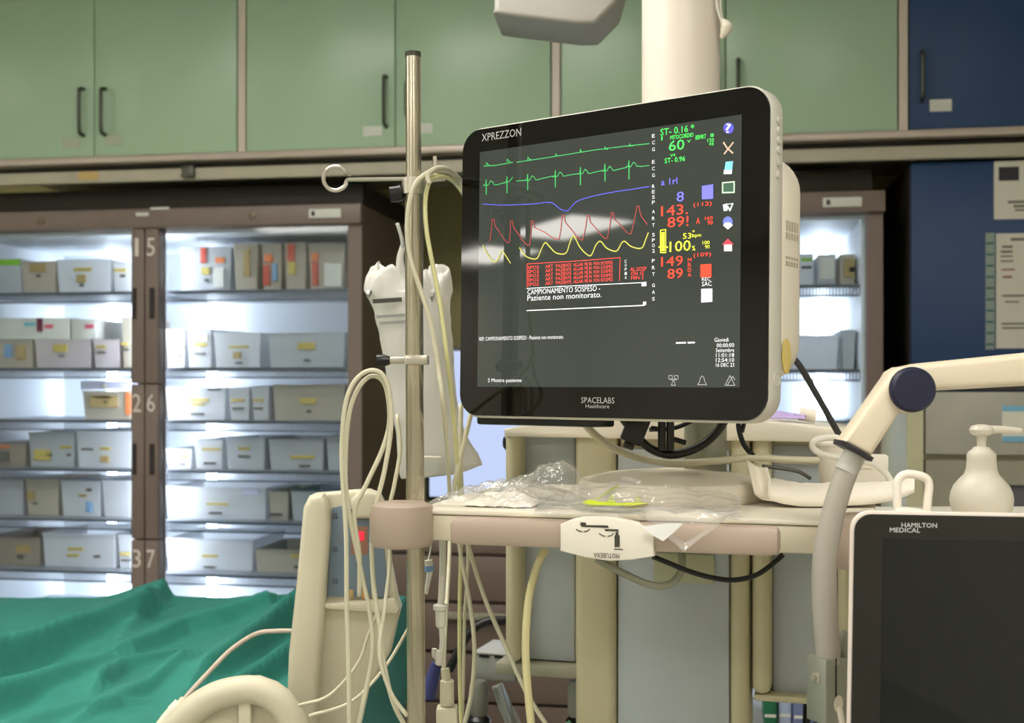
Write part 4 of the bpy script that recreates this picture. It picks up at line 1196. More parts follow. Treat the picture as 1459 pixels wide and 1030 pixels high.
part('rail_grip', MB(RF).prism([rp(*p) for p in ((500, 712), (512, 700), (528, 699), (540, 706), (541, 726), (530, 738), (505, 738))], -.012, .02, .006, seg=3), BEDP, rail)
part('rail_ledge', MB(RF).prism([rp(*p) for p in ((462, 858), (464, 866), (566, 874), (571, 866), (562, 852))], -.010, .012, .004), BEDP, rail)
CTRL = mat('blue grey keypad', (106, 122, 136), .5, var=.04)
cp = part('control_panel', MB(RF).prism([rp(*p) for p in ((473, 724), (490, 720), (535, 744), (547, 780), (554, 852), (466, 850))], .001, .008, .001), CTRL, rail, 'blue-grey control panel')
part('red_button', MB(RF).prism([rp(513 + 6 * math.cos(a), 763 + 6 * math.sin(a)) for a in [i * .5236 for i in range(12)]], -.002, .002), emis('red indicator', (240, 40, 60), .8), cp) if 0 else None
kb = MB(RF).box(*[rp(500, 745)[0], rp(524, 745)[0]], 0, .0012, rp(500, 790)[1], rp(500, 750)[1])
part('key_field', kb, mat('brown key field', (140, 100, 82), .5), rail)
part('red_button', MB(RF).box(rp(508, 763)[0], rp(519, 763)[0], -.002, .0005, rp(508, 770)[1], rp(508, 757)[1], .002), emis('red indicator', (240, 36, 60), .9), rail, 'lit red button')
for a, b, c in ((497, 504, 'b'), (516, 524, 'o'), (529, 534, 'b')):
    part('orange_button', MB(RF).box(rp(a, 845)[0], rp(b, 845)[0], -.001, .0012, rp(a, 853)[1], rp(a, 840)[1], .001), mat('orange key', (206, 132, 40), .5) if c == 'o' else COLS['b'], rail)
for y in (735, 783, 828):
    part('grey_button', MB(RF).box(rp(474, y)[0], rp(481, y)[0], -.0005, .0012, rp(474, y + 4)[1], rp(474, y - 4)[1], .001), mat('dark slate key', (80, 92, 108), .5), rail)
# second rail: low arch in front
R2 = frame(W(340, 545, 1.58), 0)
def r2(px, py):
    return inpl(R2, px, py)
o2 = [(225, 1060), (262, 1015), (285, 992), (310, 977), (340, 969), (365, 968), (390, 977), (408, 990), (420, 1008), (430, 1030), (446, 1080), (446, 1150), (225, 1150)]
ra = part('side_rail', MB(R2).prism([r2(*p) for p in o2], .012, .03, .006), BEDP, t)
arch = [(225, 1070), (258, 1023), (284, 1001), (312, 986), (345, 979), (372, 981), (392, 991), (407, 1007), (420, 1032), (436, 1090)]
part('rail_grip', MB().tube([W(a, b + 4, 1.585) for a, b in arch], .0185, 14, 4), BEDP, ra)
part('rail_rib', MB(R2).box(r2(340, 1000)[0], r2(358, 1000)[0], -.004, .014, r2(340, 1080)[1], r2(340, 982)[1], .003), BEDP, ra)
for px in (330, 470):
    q = W(px, 1150, 1.62)
    part('rail_post', MB(KM).box((px - CX) / F * 1.66 - .015, (px - CX) / F * 1.66 + .015, 1.60, 1.83, ZBED - .33, ZBED - .28), STEEL, t)

DRAPE = mat('green surgical cotton', (46, 130, 116), .85, var=.06, scale=30, bump=.08, bscale=900)
RKEY = []
RID = []   # pixel from, pixel to, height from, height to, half-width
def fold(pts, h0, h1, w):
    for i in range(len(pts) - 1):
        n_ = len(pts) - 1
        RKEY.append(pts[0])
        RID.append((pts[i], pts[i + 1], h0 + (h1 - h0) * i / n_, h0 + (h1 - h0) * (i + 1) / n_, w))
fold([(164, 922), (190, 895), (239, 838)], .008, .036, .075)
fold([(-20, 972), (98, 924), (152, 901), (213, 872)], .038, .016, .085)
fold([(186, 924), (262, 893), (311, 885), (380, 872)], .016, .020, .07)
fold([(-20, 1012), (102, 971), (156, 950)], .026, .008, .06)
fold([(147, 981), (176, 946), (242, 926)], .018, .006, .05)
fold([(300, 962), (352, 930), (425, 880)], .022, .034, .06)
fold([(345, 985), (414, 942)], .02, .024, .04)
fold([(40, 1030), (150, 1005), (260, 960)], .010, .012, .05)
fold([(-60, 842), (28, 838)], .034, .030, .08)
fold([(440, 1020), (560, 930)], .03, .02, .05)
RIDC = [(Vector(bp(*a)), Vector(bp(*b)), h0, h1, w) for a, b, h0, h1, w in RID]
def key_far(k):
    return k in ((164, 922), (-60, 842))
def drape_h(lat, D):
    p = Vector((lat, D))
    h = 0.0
    best = {}
    for i, (a, b, h0, h1, w) in enumerate(RIDC):
        d = b - a
        u = max(0, min(1, (p - a).dot(d) / d.length_squared))
        e = p - (a + d * u)
        side = d.x * e.y - d.y * e.x
        ww = w * (.24 if side < 0 else 1.6)          # steep towards the viewer, soft behind
        q = max(0.0, 1 - e.length / (ww * 1.5))
        val = (1.25 if key_far(RKEY[i]) else 2.3) * (h0 + (h1 - h0) * u) * q * q * (1.6 - .6 * q)
        key = RKEY[i]
        best[key] = max(best.get(key, 0.0), val)
    h = sum(best.values())
    h += .010 * fbm((lat * 3.2 + D * .8, D * 2.2 - lat, 3.1), 1.0, 3) + .004 * fbm((lat * 9, D * 5, 1.7), 1.0, 2)
    return h
def drape(u, v):
    lat = -1.78 + 1.58 * u
    D = 1.70 + 1.28 * v
    h = drape_h(lat, D)
    z = ZBED - .012 + h
    # hang over the near, far and right borders
    if v < .06:
        k = (.06 - v) / .06
        z -= .30 * k ** 1.2
        D += .055 * k * (1 - k) - .0
    if v > .97:
        k = (v - .97) / .03
        z -= .25 * k
    if u > .965:
        k = (u - .965) / .035
        z -= .16 * k ** 1.3
        lat -= .02 * k
    return KM @ Vector((lat, D, z))
solo('surgical_drape', MB().grid(300, 260, drape), DRAPE, 'green cotton drape lying in folds over the bed', 'drape', angle=180, solid=.004)

# ------------------------------------------------------------------ cables and tubes
def cable(name, pts, r, m, label, cat='cable', group=None, sm=6):
    return solo(name, MB().tube([W(*p) for p in pts], r, 8, sm), m, label, cat, group, angle=180)
R1 = .0029
GC = 'cream cables hanging by the drip pole'
LC = 'cream cable hanging by the drip pole'
def P_(d, *pts):
    return [(a, b, d + (c[0] if c else 0)) for a, b, *c in pts]
C1 = 1.485
cable('cable', P_(C1, (672, 300, .24), (657, 264, .14), (642, 247, .05), (622, 243), (608, 247), (592, 262), (583, 292), (580, 330), (586, 372), (600, 415), (614, 462), (624, 520), (632, 580), (637, 640, .13), (640, 690, .195), (641, 740, .21), (640, 800, .17), (634, 900, .08), (632, 955, .06)), R1, CABLE, 'cream cable looped over the steel hook and falling across the pole to a grey connector')
cable('cable', P_(C1 + .008, (670, 296, .25), (656, 270, .15), (641, 255, .05), (624, 251), (613, 256), (606, 285), (608, 330), (618, 385), (628, 440), (637, 510), (644, 570, .06), (650, 640, .15), (653, 690, .21), (657, 760, .23), (655, 860, .23), (655, 960, .23), (658, 1060, .23)), R1, mat('yellowish cable', (212, 210, 156), .45), 'yellowish cable looped over the steel hook and falling behind the tray')
cable('cable', P_(C1 - .008, (674, 292, .24), (658, 260, .14), (638, 241, .04), (620, 240), (610, 250), (612, 262)), R1, CABLE, 'short cream cable end draped over the steel hook')
cable('cable', P_(1.66, (678, 560), (664, 620), (652, 670, .01), (647, 700, .02), (655, 780, .04), (668, 850, .04), (676, 920, .04), (672, 985, .04), (660, 1040, .04)), R1 * 1.1, CABLE, 'cream cable running from under the monitor behind the tray bumper', 'cable')
cable('cable', P_(1.68, (657, 575), (656, 640), (658, 700, .04), (666, 770, .06), (690, 850, .06), (722, 925, .04), (752, 990, .02), (790, 1050, .0)), R1 * 1.15, CABLE, 'cream cable slanting down across the brown drawers to the column')
cable('cable', P_(1.70, (670, 590), (655, 660), (658, 720, .05), (667, 790, .06), (662, 880, .06), (660, 980, .06), (657, 1050, .06)), R1 * .9, CABLE, 'thin cream cable dropping straight below the tray fascia')
LG = 'cream cable hanging in a loop from the pole clamp'
cable('cable', P_(1.47, (498, 1050), (497, 960), (494, 860), (493, 760), (487, 660), (490, 590), (500, 552), (517, 532), (535, 528), (548, 538), (555, 560), (557, 610), (548, 670), (536, 720), (530, 760), (532, 830), (542, 900), (548, 950), (560, 1000), (580, 1040)), R1, CABLE, 'cream cable making the outer loop at the pole clamp and falling past the bed rail')
cable('cable', P_(1.478, (505, 1060), (520, 990), (531, 930), (528, 880), (516, 820), (500, 745), (492, 680), (496, 600), (507, 560), (524, 538), (540, 538), (551, 556), (555, 600), (545, 640), (522, 690), (505, 730), (512, 790), (512, 850)), R1, CABLE, 'cream cable making the inner loop at the pole clamp and crossing the control panel')
cable('cable', P_(1.46, (580, 1020), (556, 985), (541, 930), (549, 860, .02), (556, 795, .05), (552, 740, .06), (562, 690, .06), (570, 640, .07), (566, 590, .08)), R1 * .9, CABLE, 'thin cream cable rising behind the bumper beside the bed rail')
cable('cable', P_(1.49, (440, 1020), (500, 1000, .02), (545, 955, .045), (578, 902, .06), (597, 864, .06)), R1 * .75, CABLE, 'thin cream cable slanting up from the bed rail to the pole', 'cable')
cable('cable', P_(1.5, (425, 1005), (470, 990), (510, 945), (525, 905), (540, 868)), R1 * .7, CABLE, 'thin cream cable lying across the lower bed rail', 'cable')
cable('drip_line', P_(1.755, (566, 318), (572, 338), (574, 352)), .0027, mat('clear line', (190, 192, 186), .3), 'short clear line above the white drip bag', 'tube')
cable('drip_line', P_(1.53, (630, 762), (631, 800), (629, 850), (627, 868)), .0044, CABLEW, 'thick white drip line leading into a white valve under the tray', 'tube')
cable('drip_line', P_(1.53, (629, 892), (630, 915), (628, 934)), .0034, CABLEW, 'short white drip line between two valves under the tray', 'tube')
def valve(name, px, py, D, prof, m, label, cat):
    q = W(px, py, D)
    s = D / F
    return solo(name, MB().lathe([(r * s, -z * s) for r, z in prof], 18, Matrix.Translation(q)), m, label, cat)
valve('drip_valve', 628, 862, 1.53, [(3, 34), (7, 30), (8, 8), (11, 6), (11, 0), (5, -2)], CABLEW, 'white flanged valve on the drip line under the tray', 'valve')
t = thing('stopcock', 'white stopcock with side port at the end of the drip line', 'valve', W(625, 948, 1.53))
s = 1.53 / F
part('body', MB().lathe([(3 * s, -10 * s), (6 * s, -8 * s), (6 * s, 8 * s), (4 * s, 12 * s)], 16, Matrix.Translation(W(626, 938, 1.53))), CABLEW, t)
part('side_port', MB().tube([W(626, 938, 1.53), W(619, 934, 1.53), W(619, 924, 1.53)], .0034, 10, 2), CABLEW, t)
t = thing('syringe_tip', 'small vial with blue band hanging below the tray bumper', 'vial', W(612, 820, 1.54))
part('body', MB().tube([W(610, 798, 1.54), W(612, 812, 1.54), W(611, 822, 1.54), W(607, 846, 1.54)], lambda u: .0055 * (1 - .55 * u), 12, 3), CABLEW, t)
part('hanging_line', MB().tube([W(615, 768, 1.54), W(613, 785, 1.54), W(610, 799, 1.54)], .0011, 6, 3), CABLEW, t)
part('blue_band', MB().tube([W(611, 806, 1.54), W(611.5, 814, 1.54)], .0058, 14, 0), mat('vial blue', (120, 160, 210), .4), t)
t = thing('cable_connector', 'pale grey cylindrical cable connector below the tray fascia', 'connector', W(637, 1040, 1.545))
part('sleeve', MB().tube([W(634, 952, 1.545), W(636, 968, 1.545)], .0055, 14, 0), CABLE, t)
part('plug_body', MB().lathe([(8 * s, 0), (10 * s, -2 * s), (10.5 * s, -34 * s), (9 * s, -37 * s)], 20, Matrix.Translation(W(637, 968, 1.545))), CABLE, t)
part('socket_body', MB(frame(W(637, 1006, 1.545), 0)).box(-15 * s, 15 * s, -.013, .013, -60 * s, 0, .003), CABLE, t)
solo('blue_tube_cap', MB().tube([W(622, 945, 1.6), W(616, 968, 1.6), W(609, 994, 1.6)], lambda u: .0075 + .003 * u, 14, 3), mat('navy plastic', (44, 52, 110), .4), 'navy blue tube hanging behind the grey cable connector', 'tube')
# cable on the bed
cable('cable', [(418, 899, 1.75), (395, 899, 1.76), (365, 903, 1.77), (330, 925, 1.76), (300, 955, 1.73), (272, 985, 1.70), (262, 998, 1.69)], .0034, mat('beige cable', (196, 182, 166), .5), 'beige cable curving across the green drape to a connector', 'cable')
t = thing('cable_plug', 'cream plug with white sleeve lying on the green drape', 'plug', W(244, 1018, 1.68))
part('sleeve', MB().tube([W(263, 996, 1.69), W(256, 1004, 1.685)], .006, 12, 0), CABLE, t)
part('body', MB().tube([W(257, 1003, 1.685), W(246, 1014, 1.68)], .0095, 14, 0), CABLEW, t)
part('nose', MB().tube([W(247, 1013, 1.68), W(230, 1034, 1.675), W(226, 1050, 1.672)], .0085, 14, 2), CREAM, t)

# cables around tray and monitor
cable('cable', P_(1.40, (778, 782), (766, 805), (754, 850), (749, 910), (751, 970), (758, 1045)), .0046, mat('butter cable', (206, 198, 150), .45), 'thick butter-coloured cable hanging below the tray rail in front of the column')
cable('cable', P_(1.42, (850, 796), (890, 818), (930, 834), (955, 832), (970, 815), (972, 795), (968, 770, .03)), .0043, mat('grey cable', (150, 150, 132), .5), 'grey cable sagging in a loop under the pale plate', 'cable')
cable('cable', P_(1.395, (930, 793), (950, 801), (985, 815), (1020, 824), (1050, 826), (1080, 818), (1105, 800), (1116, 790)), .0030, BLACK, 'thin black cable sagging below the right half of the tray rail')
cable('cable', P_(1.56, (880, 585), (900, 612), (925, 638), (958, 648), (995, 637), (1022, 615), (1040, 585)), .0056, BLACK, 'thick black cable looping below the patient monitor')
cable('cable', P_(1.60, (822, 585), (840, 612), (872, 637), (910, 652), (960, 660, -.01), (1020, 657, -.01), (1070, 652), (1120, 655), (1170, 656), (1185, 650)), .0050, mat('hose cream', (206, 200, 172), .45), 'cream hose curving under the monitor across the stand base')
cable('cable', P_(1.60, (1052, 588), (1053, 612), (1061, 635), (1076, 652)), .0034, BLACK, 'short black cable beside the stand post')
cable('cable', P_(1.60, (1064, 588), (1060, 604), (1057, 616)), .0028, BLACK, 'black cable stub under the corner of the patient monitor')
cable('cable', P_(1.54, (1086, 664), (1110, 667), (1138, 672), (1155, 682)), .0024, DSTEEL, 'thin dark cable running over the white pad')
cable('power_cord', P_(1.66, (1126, 505), (1142, 525), (1168, 570), (1195, 618), (1218, 655), (1240, 690)), .0044, mat('grey black cord', (52, 52, 50), .5), 'dark cord running down from behind the monitor to the boxes', 'cord')
t = thing('cable_plug', 'black plug block hanging under the patient monitor', 'plug', W(908, 630, 1.55))
pf = frame(W(905, 612, 1.55), 0, 0, 22)
part('body', MB(pf).box(-.014, .014, -.008, .008, -.018, .022, .003), BLACK, t)
part('boot', MB(pf).box(-.007, .007, -.005, .005, -.026, -.018, .002), BLACK, t)
for px, lab in ((943, 'thin black vertical connector under the monitor, left of its twin'), (955, 'black vertical connector with side lever under the monitor')):
    t = thing('cable_plug', lab, 'plug', W(px, 640, 1.555))
    part('body', MB().tube([W(px, 590, 1.555), W(px, 622, 1.555), W(px, 642, 1.555)], .0052, 10, 0), BLACK, t)
    part('side_lever', MB().tube([W(px, 612 if px < 950 else 624, 1.555), W(px - 16 if px < 950 else px + 22, 610 if px < 950 else 631, 1.555)], .0034, 8, 0), BLACK, t)
cable('cable', P_(1.585, (925, 612), (960, 610), (985, 600)), .003, BLACK, 'black cable crossing level under the monitor frame')

# ------------------------------------------------------------------ white drip bag on the pole
BAG = mat('white bag film', (232, 230, 224), .42, var=.03, bump=.12, bscale=45, trans=.35)
BD = 1.76
t = thing('drip_bag', 'crumpled white bag hanging behind the drip pole', 'bag', W(610, 680, BD))
rows = [(388, 538, 615, .006), (392, 529, 636, .014), (402, 521, 643, .020), (414, 519, 646, .024), (428, 526, 643, .026), (445, 533, 641, .026), (475, 540, 643, .024), (510, 545, 646, .022), (550, 553, 650, .021), (590, 560, 655, .020), (620, 564, 664, .018), (645, 567, 680, .016), (662, 568, 688, .012), (676, 569, 650, .006), (682, 571, 598, .003)]
rings = []
fine = []
for i in range(len(rows) - 1):
    for k in range(4):
        u = k / 4
        fine.append(tuple(rows[i][j] * (1 - u) + rows[i + 1][j] * u for j in range(4)))
fine.append(rows[-1])
for py, a, b, th in fine:
    ring = []
    for j in range(48):
        q = 2 * math.pi * j / 48
        c, s_ = math.cos(q), math.sin(q)
        px = (a + b) / 2 + (b - a) / 2 * math.copysign(abs(c) ** .8, c)
        p_ = W(px, py, BD + th * s_)
        n_ = fbm((px * .03, py * .018, s_ * .6), 1.0, 3)
        w_ = .011 if py < 425 else .006
        p_ += FW * n_ * w_ + UP * (fbm((px * .06, 4.2, s_ * 2), 1.0, 2) * .022 if py < 412 else 0) + RT * fbm((px * .02, py * .03, 7.7), 1.0, 2) * .003
        ring.append(p_)
    rings.append(ring)
part('pouch', MB().loft(rings), BAG, t, angle=180)
part('hang_strap', MB().tube([W(574, 350, BD), W(570, 368, BD), W(571, 385, BD), W(573, 398, BD)], lambda u: .004 + .006 * u ** 1.5, 12, 4), BAG, t)
pb = frame(W(560, 435, BD - .031), 0)
part('print_band', MB(pb).box(-.028, .013, 0, .001, .0045, .0105, m=Matrix.Rotation(math.radians(-4), 4, 'Y')), mat('bag dark print', (70, 70, 64), .6), t)
part('print_band', MB(pb).box(-.024, .016, 0, .001, -.0165, -.0125, m=Matrix.Rotation(math.radians(-4), 4, 'Y')).box(-.021, .016, 0, .001, -.026, -.022, m=Matrix.Rotation(math.radians(-4), 4, 'Y')), mat('bag grey print', (150, 152, 150), .6), t)
part('foil_edge', MB().tube([W(604, 651, BD - .025), W(628, 651.5, BD - .025)], .002, 6, 0), WHITEPL, t)

# ------------------------------------------------------------------ plastic wrappers, pad and containers on the tray
CLEAR = clear('crumpled clear film', (252, 252, 251), .8, .06, 1.45, .9, 60, haze=.11)
FILM = clear('soft clear film', (250, 249, 247), .8, .10, 1.45, .6, 40, haze=.2)
def tz(x, y):
    """height of the upper surface under a tray point"""
    p_ = TF @ Vector((x, y, 0))
    d_ = math.hypot(p_.x - dc.x, p_.y - dc.y)
    return .036 if d_ < .03 else (.034 if d_ < .06 else (.03 if d_ < .1 else (.026 if d_ < .128 else .0)))
t = thing('plastic_bag', 'crumpled clear plastic bag with white gauze on the tray', 'bag', TF @ Vector((-.16, .1, 0)))
def bagfn(top):
    def fn(u, v):
        x = -.247 + .158 * u + .012 * (v - .5)
        y = .022 + .17 * v + .02 * math.sin(u * 5)
        e = math.sin(math.pi * u) ** .5 * math.sin(math.pi * v) ** .5
        n_ = noise.ridged_multi_fractal(Vector((x * 28, y * 22, 1.3 if top else 5.1)), 1.0, 2.0, 3, 1.0, 2.0)
        h = (.008 + .011 * n_ + .010 * u * v) * e if top else .0012
        return (x + .008 * fbm((x * 30, y * 30, 9), 1, 2) * e, y + .008 * fbm((x * 30, y * 30, 2), 1, 2) * e, .0016 + h)
    return fn
part('film', MB(TF).grid(64, 64, bagfn(True)), CLEAR, t, angle=50)
part('gauze', MB(TF).grid(24, 24, lambda u, v: (-.205 + .085 * u, .035 + .08 * v, .002 + .014 * (math.sin(math.pi * u) * math.sin(math.pi * v)) ** .5 + .002 * fbm((u * 6, v * 6, 3), 1, 2))), mat('gauze white', (226, 220, 206), .9), t, angle=180)
def bag2(u, v):
    x = -.215 + .108 * u
    y = .20 + .11 * v
    e = math.sin(math.pi * u) ** .5 * math.sin(math.pi * v) ** .5
    n_ = noise.ridged_multi_fractal(Vector((x * 30, y * 26, 8.3)), 1.0, 2.0, 3, 1.0, 2.0)
    return (x + .006 * fbm((x * 40, y * 40, 4), 1, 2), y, .0016 + (.006 + .012 * n_ + .045 * u * u) * e)
part('film', MB(TF).grid(48, 48, bag2), CLEAR, t, angle=50)
# flat wrapper draped over the rail
t = thing('film_wrapper', 'flat clear wrapper with lime print draped over the tray rail', 'wrapper', TF @ Vector((.0, .02, 0)))
def wrap(u, v):
    x = -.105 + .225 * u - .02 * v * (1 - u) + .015 * (1 - v)
    y = -.064 + (.165 + .012 * math.sin(u * 6)) * v
    base_ = tz(x, y) if y > .03 else 0.0
    # smooth the step on to the stand base
    z = max((tz(x + i * .012, y + k * .012) * max(0, 1 - math.hypot(i, k) / 5.5)) for k in range(-5, 6) for i in range(-3, 4)) + .004
    if y < -.02:
        q = (-.02 - y) / .044
        z = .004 + .004 - .004 * q * q
        tip = max(0, 1 - abs(x - .075) / .045)
        z -= .034 * q * tip
        y = max(y, -.0665) - .006 * tip * q
    z += .0035 * abs(fbm((x * 22, y * 30, 2.2), 1, 3)) + .003 * abs(math.sin(x * 60 + y * 25)) * (1 if y > -.03 else .3)
    return (x, y, z)
part('film', MB(TF).grid(90, 70, wrap), FILM, t, angle=60)
pc = MB(TF).add([(inpl(TF, a, b, -.071)[0], -.071, inpl(TF, a, b, -.071)[1]) for a, b in ((914, 750), (945, 746), (974, 745), (962, 757), (945, 771), (930, 763))], [[0, 1, 2, 3, 4, 5]])
part('paper_corner', pc, mat('bright paper', (240, 240, 238), .7), t, 'white paper corner')
LIME = mat('lime print', (206, 224, 40), .5)
def on_wrap(pts, lift=.0015):
    out = []
    for a, b in pts:
        r = ray(a, b)
        inv = TF.inverted()
        best = None
        o_, d_ = inv @ CAM, inv.to_3x3() @ r
        for i in range(160):
            y = -.05 + .25 * i / 160
            q = o_ + d_ * ((y - o_.y) / d_.y)
            if q.z <= tz(q.x, y) + .0085:
                best = Vector((q.x, y, q.z + lift))
                break
        out.append(best or q)
    return out
for pts in ([(845, 714), (856, 707), (868, 699), (878, 692.5), (884, 692.5), (876, 699), (862, 707), (852, 713)], [(829, 718), (840, 713), (853, 716), (866, 717), (884, 718.5), (905, 717), (924, 719), (905, 721.5), (868, 722), (840, 720.5)],
            [(865, 716), (869, 707), (873, 704), (875, 712), (876, 717)], [(904, 717), (906, 711), (909, 706), (912, 712), (915, 717)]):
    q = on_wrap(pts)
    part('lime_print', MB(TF).add(q, [list(range(len(q)))]), LIME, t, 'lime green print')
# white absorbent pad
PADM = mat('white soft pad', (240, 232, 216), .8, var=.02, bump=.15, bscale=50)
def padrow(u):
    # along the pad from the stand base to its tip on the right
    px = 1068 + 236 * u
    yt = [655, 664, 675, 678, 672, 668, 672, 684, 700, 697][min(9, int(u * 9.999))]
    return px
tops = [(1094, 690, 706), (1098, 684, 712), (1104, 676, 715), (1114, 672, 718), (1140, 677, 722), (1175, 678, 722), (1210, 677, 721), (1240, 679, 719), (1265, 686, 716), (1285, 694, 710), (1298, 697, 705), (1303, 699, 702)]
rings = []
tt = []
for i in range(len(tops) - 1):
    for k in range(4):
        u = k / 4
        tt.append(tuple(tops[i][j] * (1 - u) + tops[i + 1][j] * u for j in range(3)))
tt.append(tops[-1])
zt0 = ZTR + .0015
for px, ya, yb in tt:
    Df = min(1.46, max(1.30, (ZC - zt0) * F / (yb - CY)))
    zlo = ZC - (yb - CY) / F * Df
    hgt = max(.004, (yb - ya) / F * Df)
    lat = (px - CX) / F * Df
    ring = []
    for j in range(24):
        q = 2 * math.pi * j / 24
        yy = Df + .055 + .055 * -math.cos(q)
        zz_ = max(zt0, zlo) + (.014 + hgt * .22) * max(0, math.sin(q)) ** .6 + .001
        if math.sin(q) < 0:
            zz_ = max(zt0, zlo)
        ring.append(KM @ Vector((lat * yy / Df, yy, zz_ + .0025 * fbm((px * .04, yy * 40, 3), 1, 2) * (math.sin(q) > 0))))
    rings.append(ring)
solo('absorbent_pad', MB().loft(rings), PADM, 'soft white pad lying on the tray beside the stand base', 'pad', angle=180)
# flap rising against the stand
solo('gauze_flap', MB().grid(14, 14, lambda u, v: W(1066 + 26 * u + 12 * v, 655 + 48 * v + 4 * math.sin(3 * u) + 10 * u, 1.47 + .03 * (1 - v) + .008 * math.sin(u * 4)) ), PADM, 'folded white gauze flap leaning on the stand base beside the pad', 'gauze', angle=180, solid=.003)
# containers behind
def on_tray(px, D):
    return W(px, 545, D) + UP * (ZTR - ZC)
q = on_tray(1192, 1.60)
t = thing('plastic_cup', 'white plastic cup behind the pad on the tray', 'cup', q)
M_ = Matrix.Translation((q.x, q.y, 0))
part('wall', MB().lathe([(.016, ZTR + .001), (.02, ZTR + .004), (.024, ZTR + .05), (.026, ZTR + .068), (.0245, ZTR + .068), (.0225, ZTR + .05), (.018, ZTR + .006)], 28, M_), WHITEPL, t)
part('rim', MB().lathe([(.0255, ZTR + .066), (.0275, ZTR + .068), (.0275, ZTR + .071), (.0245, ZTR + .072)], 28, M_), WHITEPL, t)
bf = frame(on_tray(1240, 1.60), 15)
t = thing('white_carton', 'small white carton on the tray corner next to the cup', 'carton', on_tray(1240, 1.60))
part('box', MB(bf).box(-.022, .022, -.015, .03, .001, .055, .003), WHITEPL, t)
part('flap', MB(bf).box(-.022, .022, -.017, -.0145, .038, .0555, .001), WHITEPL, t)
cable('tubing', P_(1.53, (1214, 636), (1192, 624), (1172, 624), (1158, 631), (1162, 642), (1185, 650), (1215, 654), (1243, 660), (1262, 674), (1272, 692)), .0042, CABLEW, 'white tubing loop over the cup behind the pad', 'tube')
q = CF @ Vector((cpx(1116), .08, cz(600)))
solo('rubber_glove', MB().grid(22, 12, lambda u, v: CF @ Vector((cpx(1094) + .05 * u, .05 + .05 * v, cz(598) + .003 + (.010 * math.sin(math.pi * v) * (1 - .7 * u) + .002 * fbm((u * 5, v * 4, 1), 1, 2))))), mat('lilac rubber', (190, 170, 222), .5), 'crumpled lilac glove lying on the column cap', 'glove', angle=180, solid=.002)
solo('gauze_roll', MB().tube([CF @ Vector((cpx(1135), .09, cz(600) + .010)), CF @ Vector((cpx(1160), .09, cz(604) + .010))], .010, 18, 0), PADM, 'small roll of white gauze lying on the column cap', 'gauze')
# yellow tag seen at the monitor's rear
solo('yellow_tag', MB(MF).lathe([(.0, 0), (.011, .0005), (.011, .002), (.0, .0025)], 24, Matrix.Translation((rx + .0005, .050, mz(1124, 508, .05))) @ Matrix.Rotation(math.pi / 2, 4, 'Y') @ Matrix.Scale(1.8, 4, Vector((1, 0, 0)))), mat('yellow tag', (222, 200, 120), .5), 'oval yellow tag on the rear module of the monitor', 'tag')

# ------------------------------------------------------------------ above: lamp housing and hanging cord
LF = frame(W(790, 30, 2.3), 6)
t = thing('lamp_arm_housing', 'grey housing hanging from the ceiling above the patient monitor', 'housing', W(790, 30, 2.3))
pl = [inpl(LF, a, b) for a, b in ((702, 18), (704, 10), (706, -60), (898, -60), (880, 0), (851, 30), (846, 33), (820, 33), (712, 20))]
part('shell', MB(LF).prism(pl, 0, .16, .008, seg=3), mat('grey white housing', (178, 174, 168), .45), t)
zz0 = inpl(LF, 790, -60)[1] + LF.translation.z
q = LF @ Vector((0, .08, 0))
part('drop_rod', MB().lathe([(.02, zz0 - .01), (.02, H)], 16, Matrix.Translation((q.x, q.y, 0))), LAMPF, t)
t = thing('pull_cord', 'pale cord with knotted tag hanging beside the white ceiling column', 'cord', W(1032, 50, 1.93))
part('cord', MB().tube([W(1022, -400, 1.93), W(1022, -60, 1.93), W(1021, 0, 1.93), W(1024, 18, 1.93), W(1029, 32, 1.93)], .0022, 8, 3).tube([W(1028, -400, 1.935), W(1027, -60, 1.935), W(1026, 5, 1.935), W(1030, 30, 1.935)], .0018, 8, 3), CABLEW, t)
part('tag', MB().tube([W(1028, 28, 1.93), W(1034, 36, 1.93), W(1034, 42, 1.93), W(1028, 54, 1.93)], lambda u: .003 + .007 * math.sin(math.pi * u), 10, 4), CREAM, t)

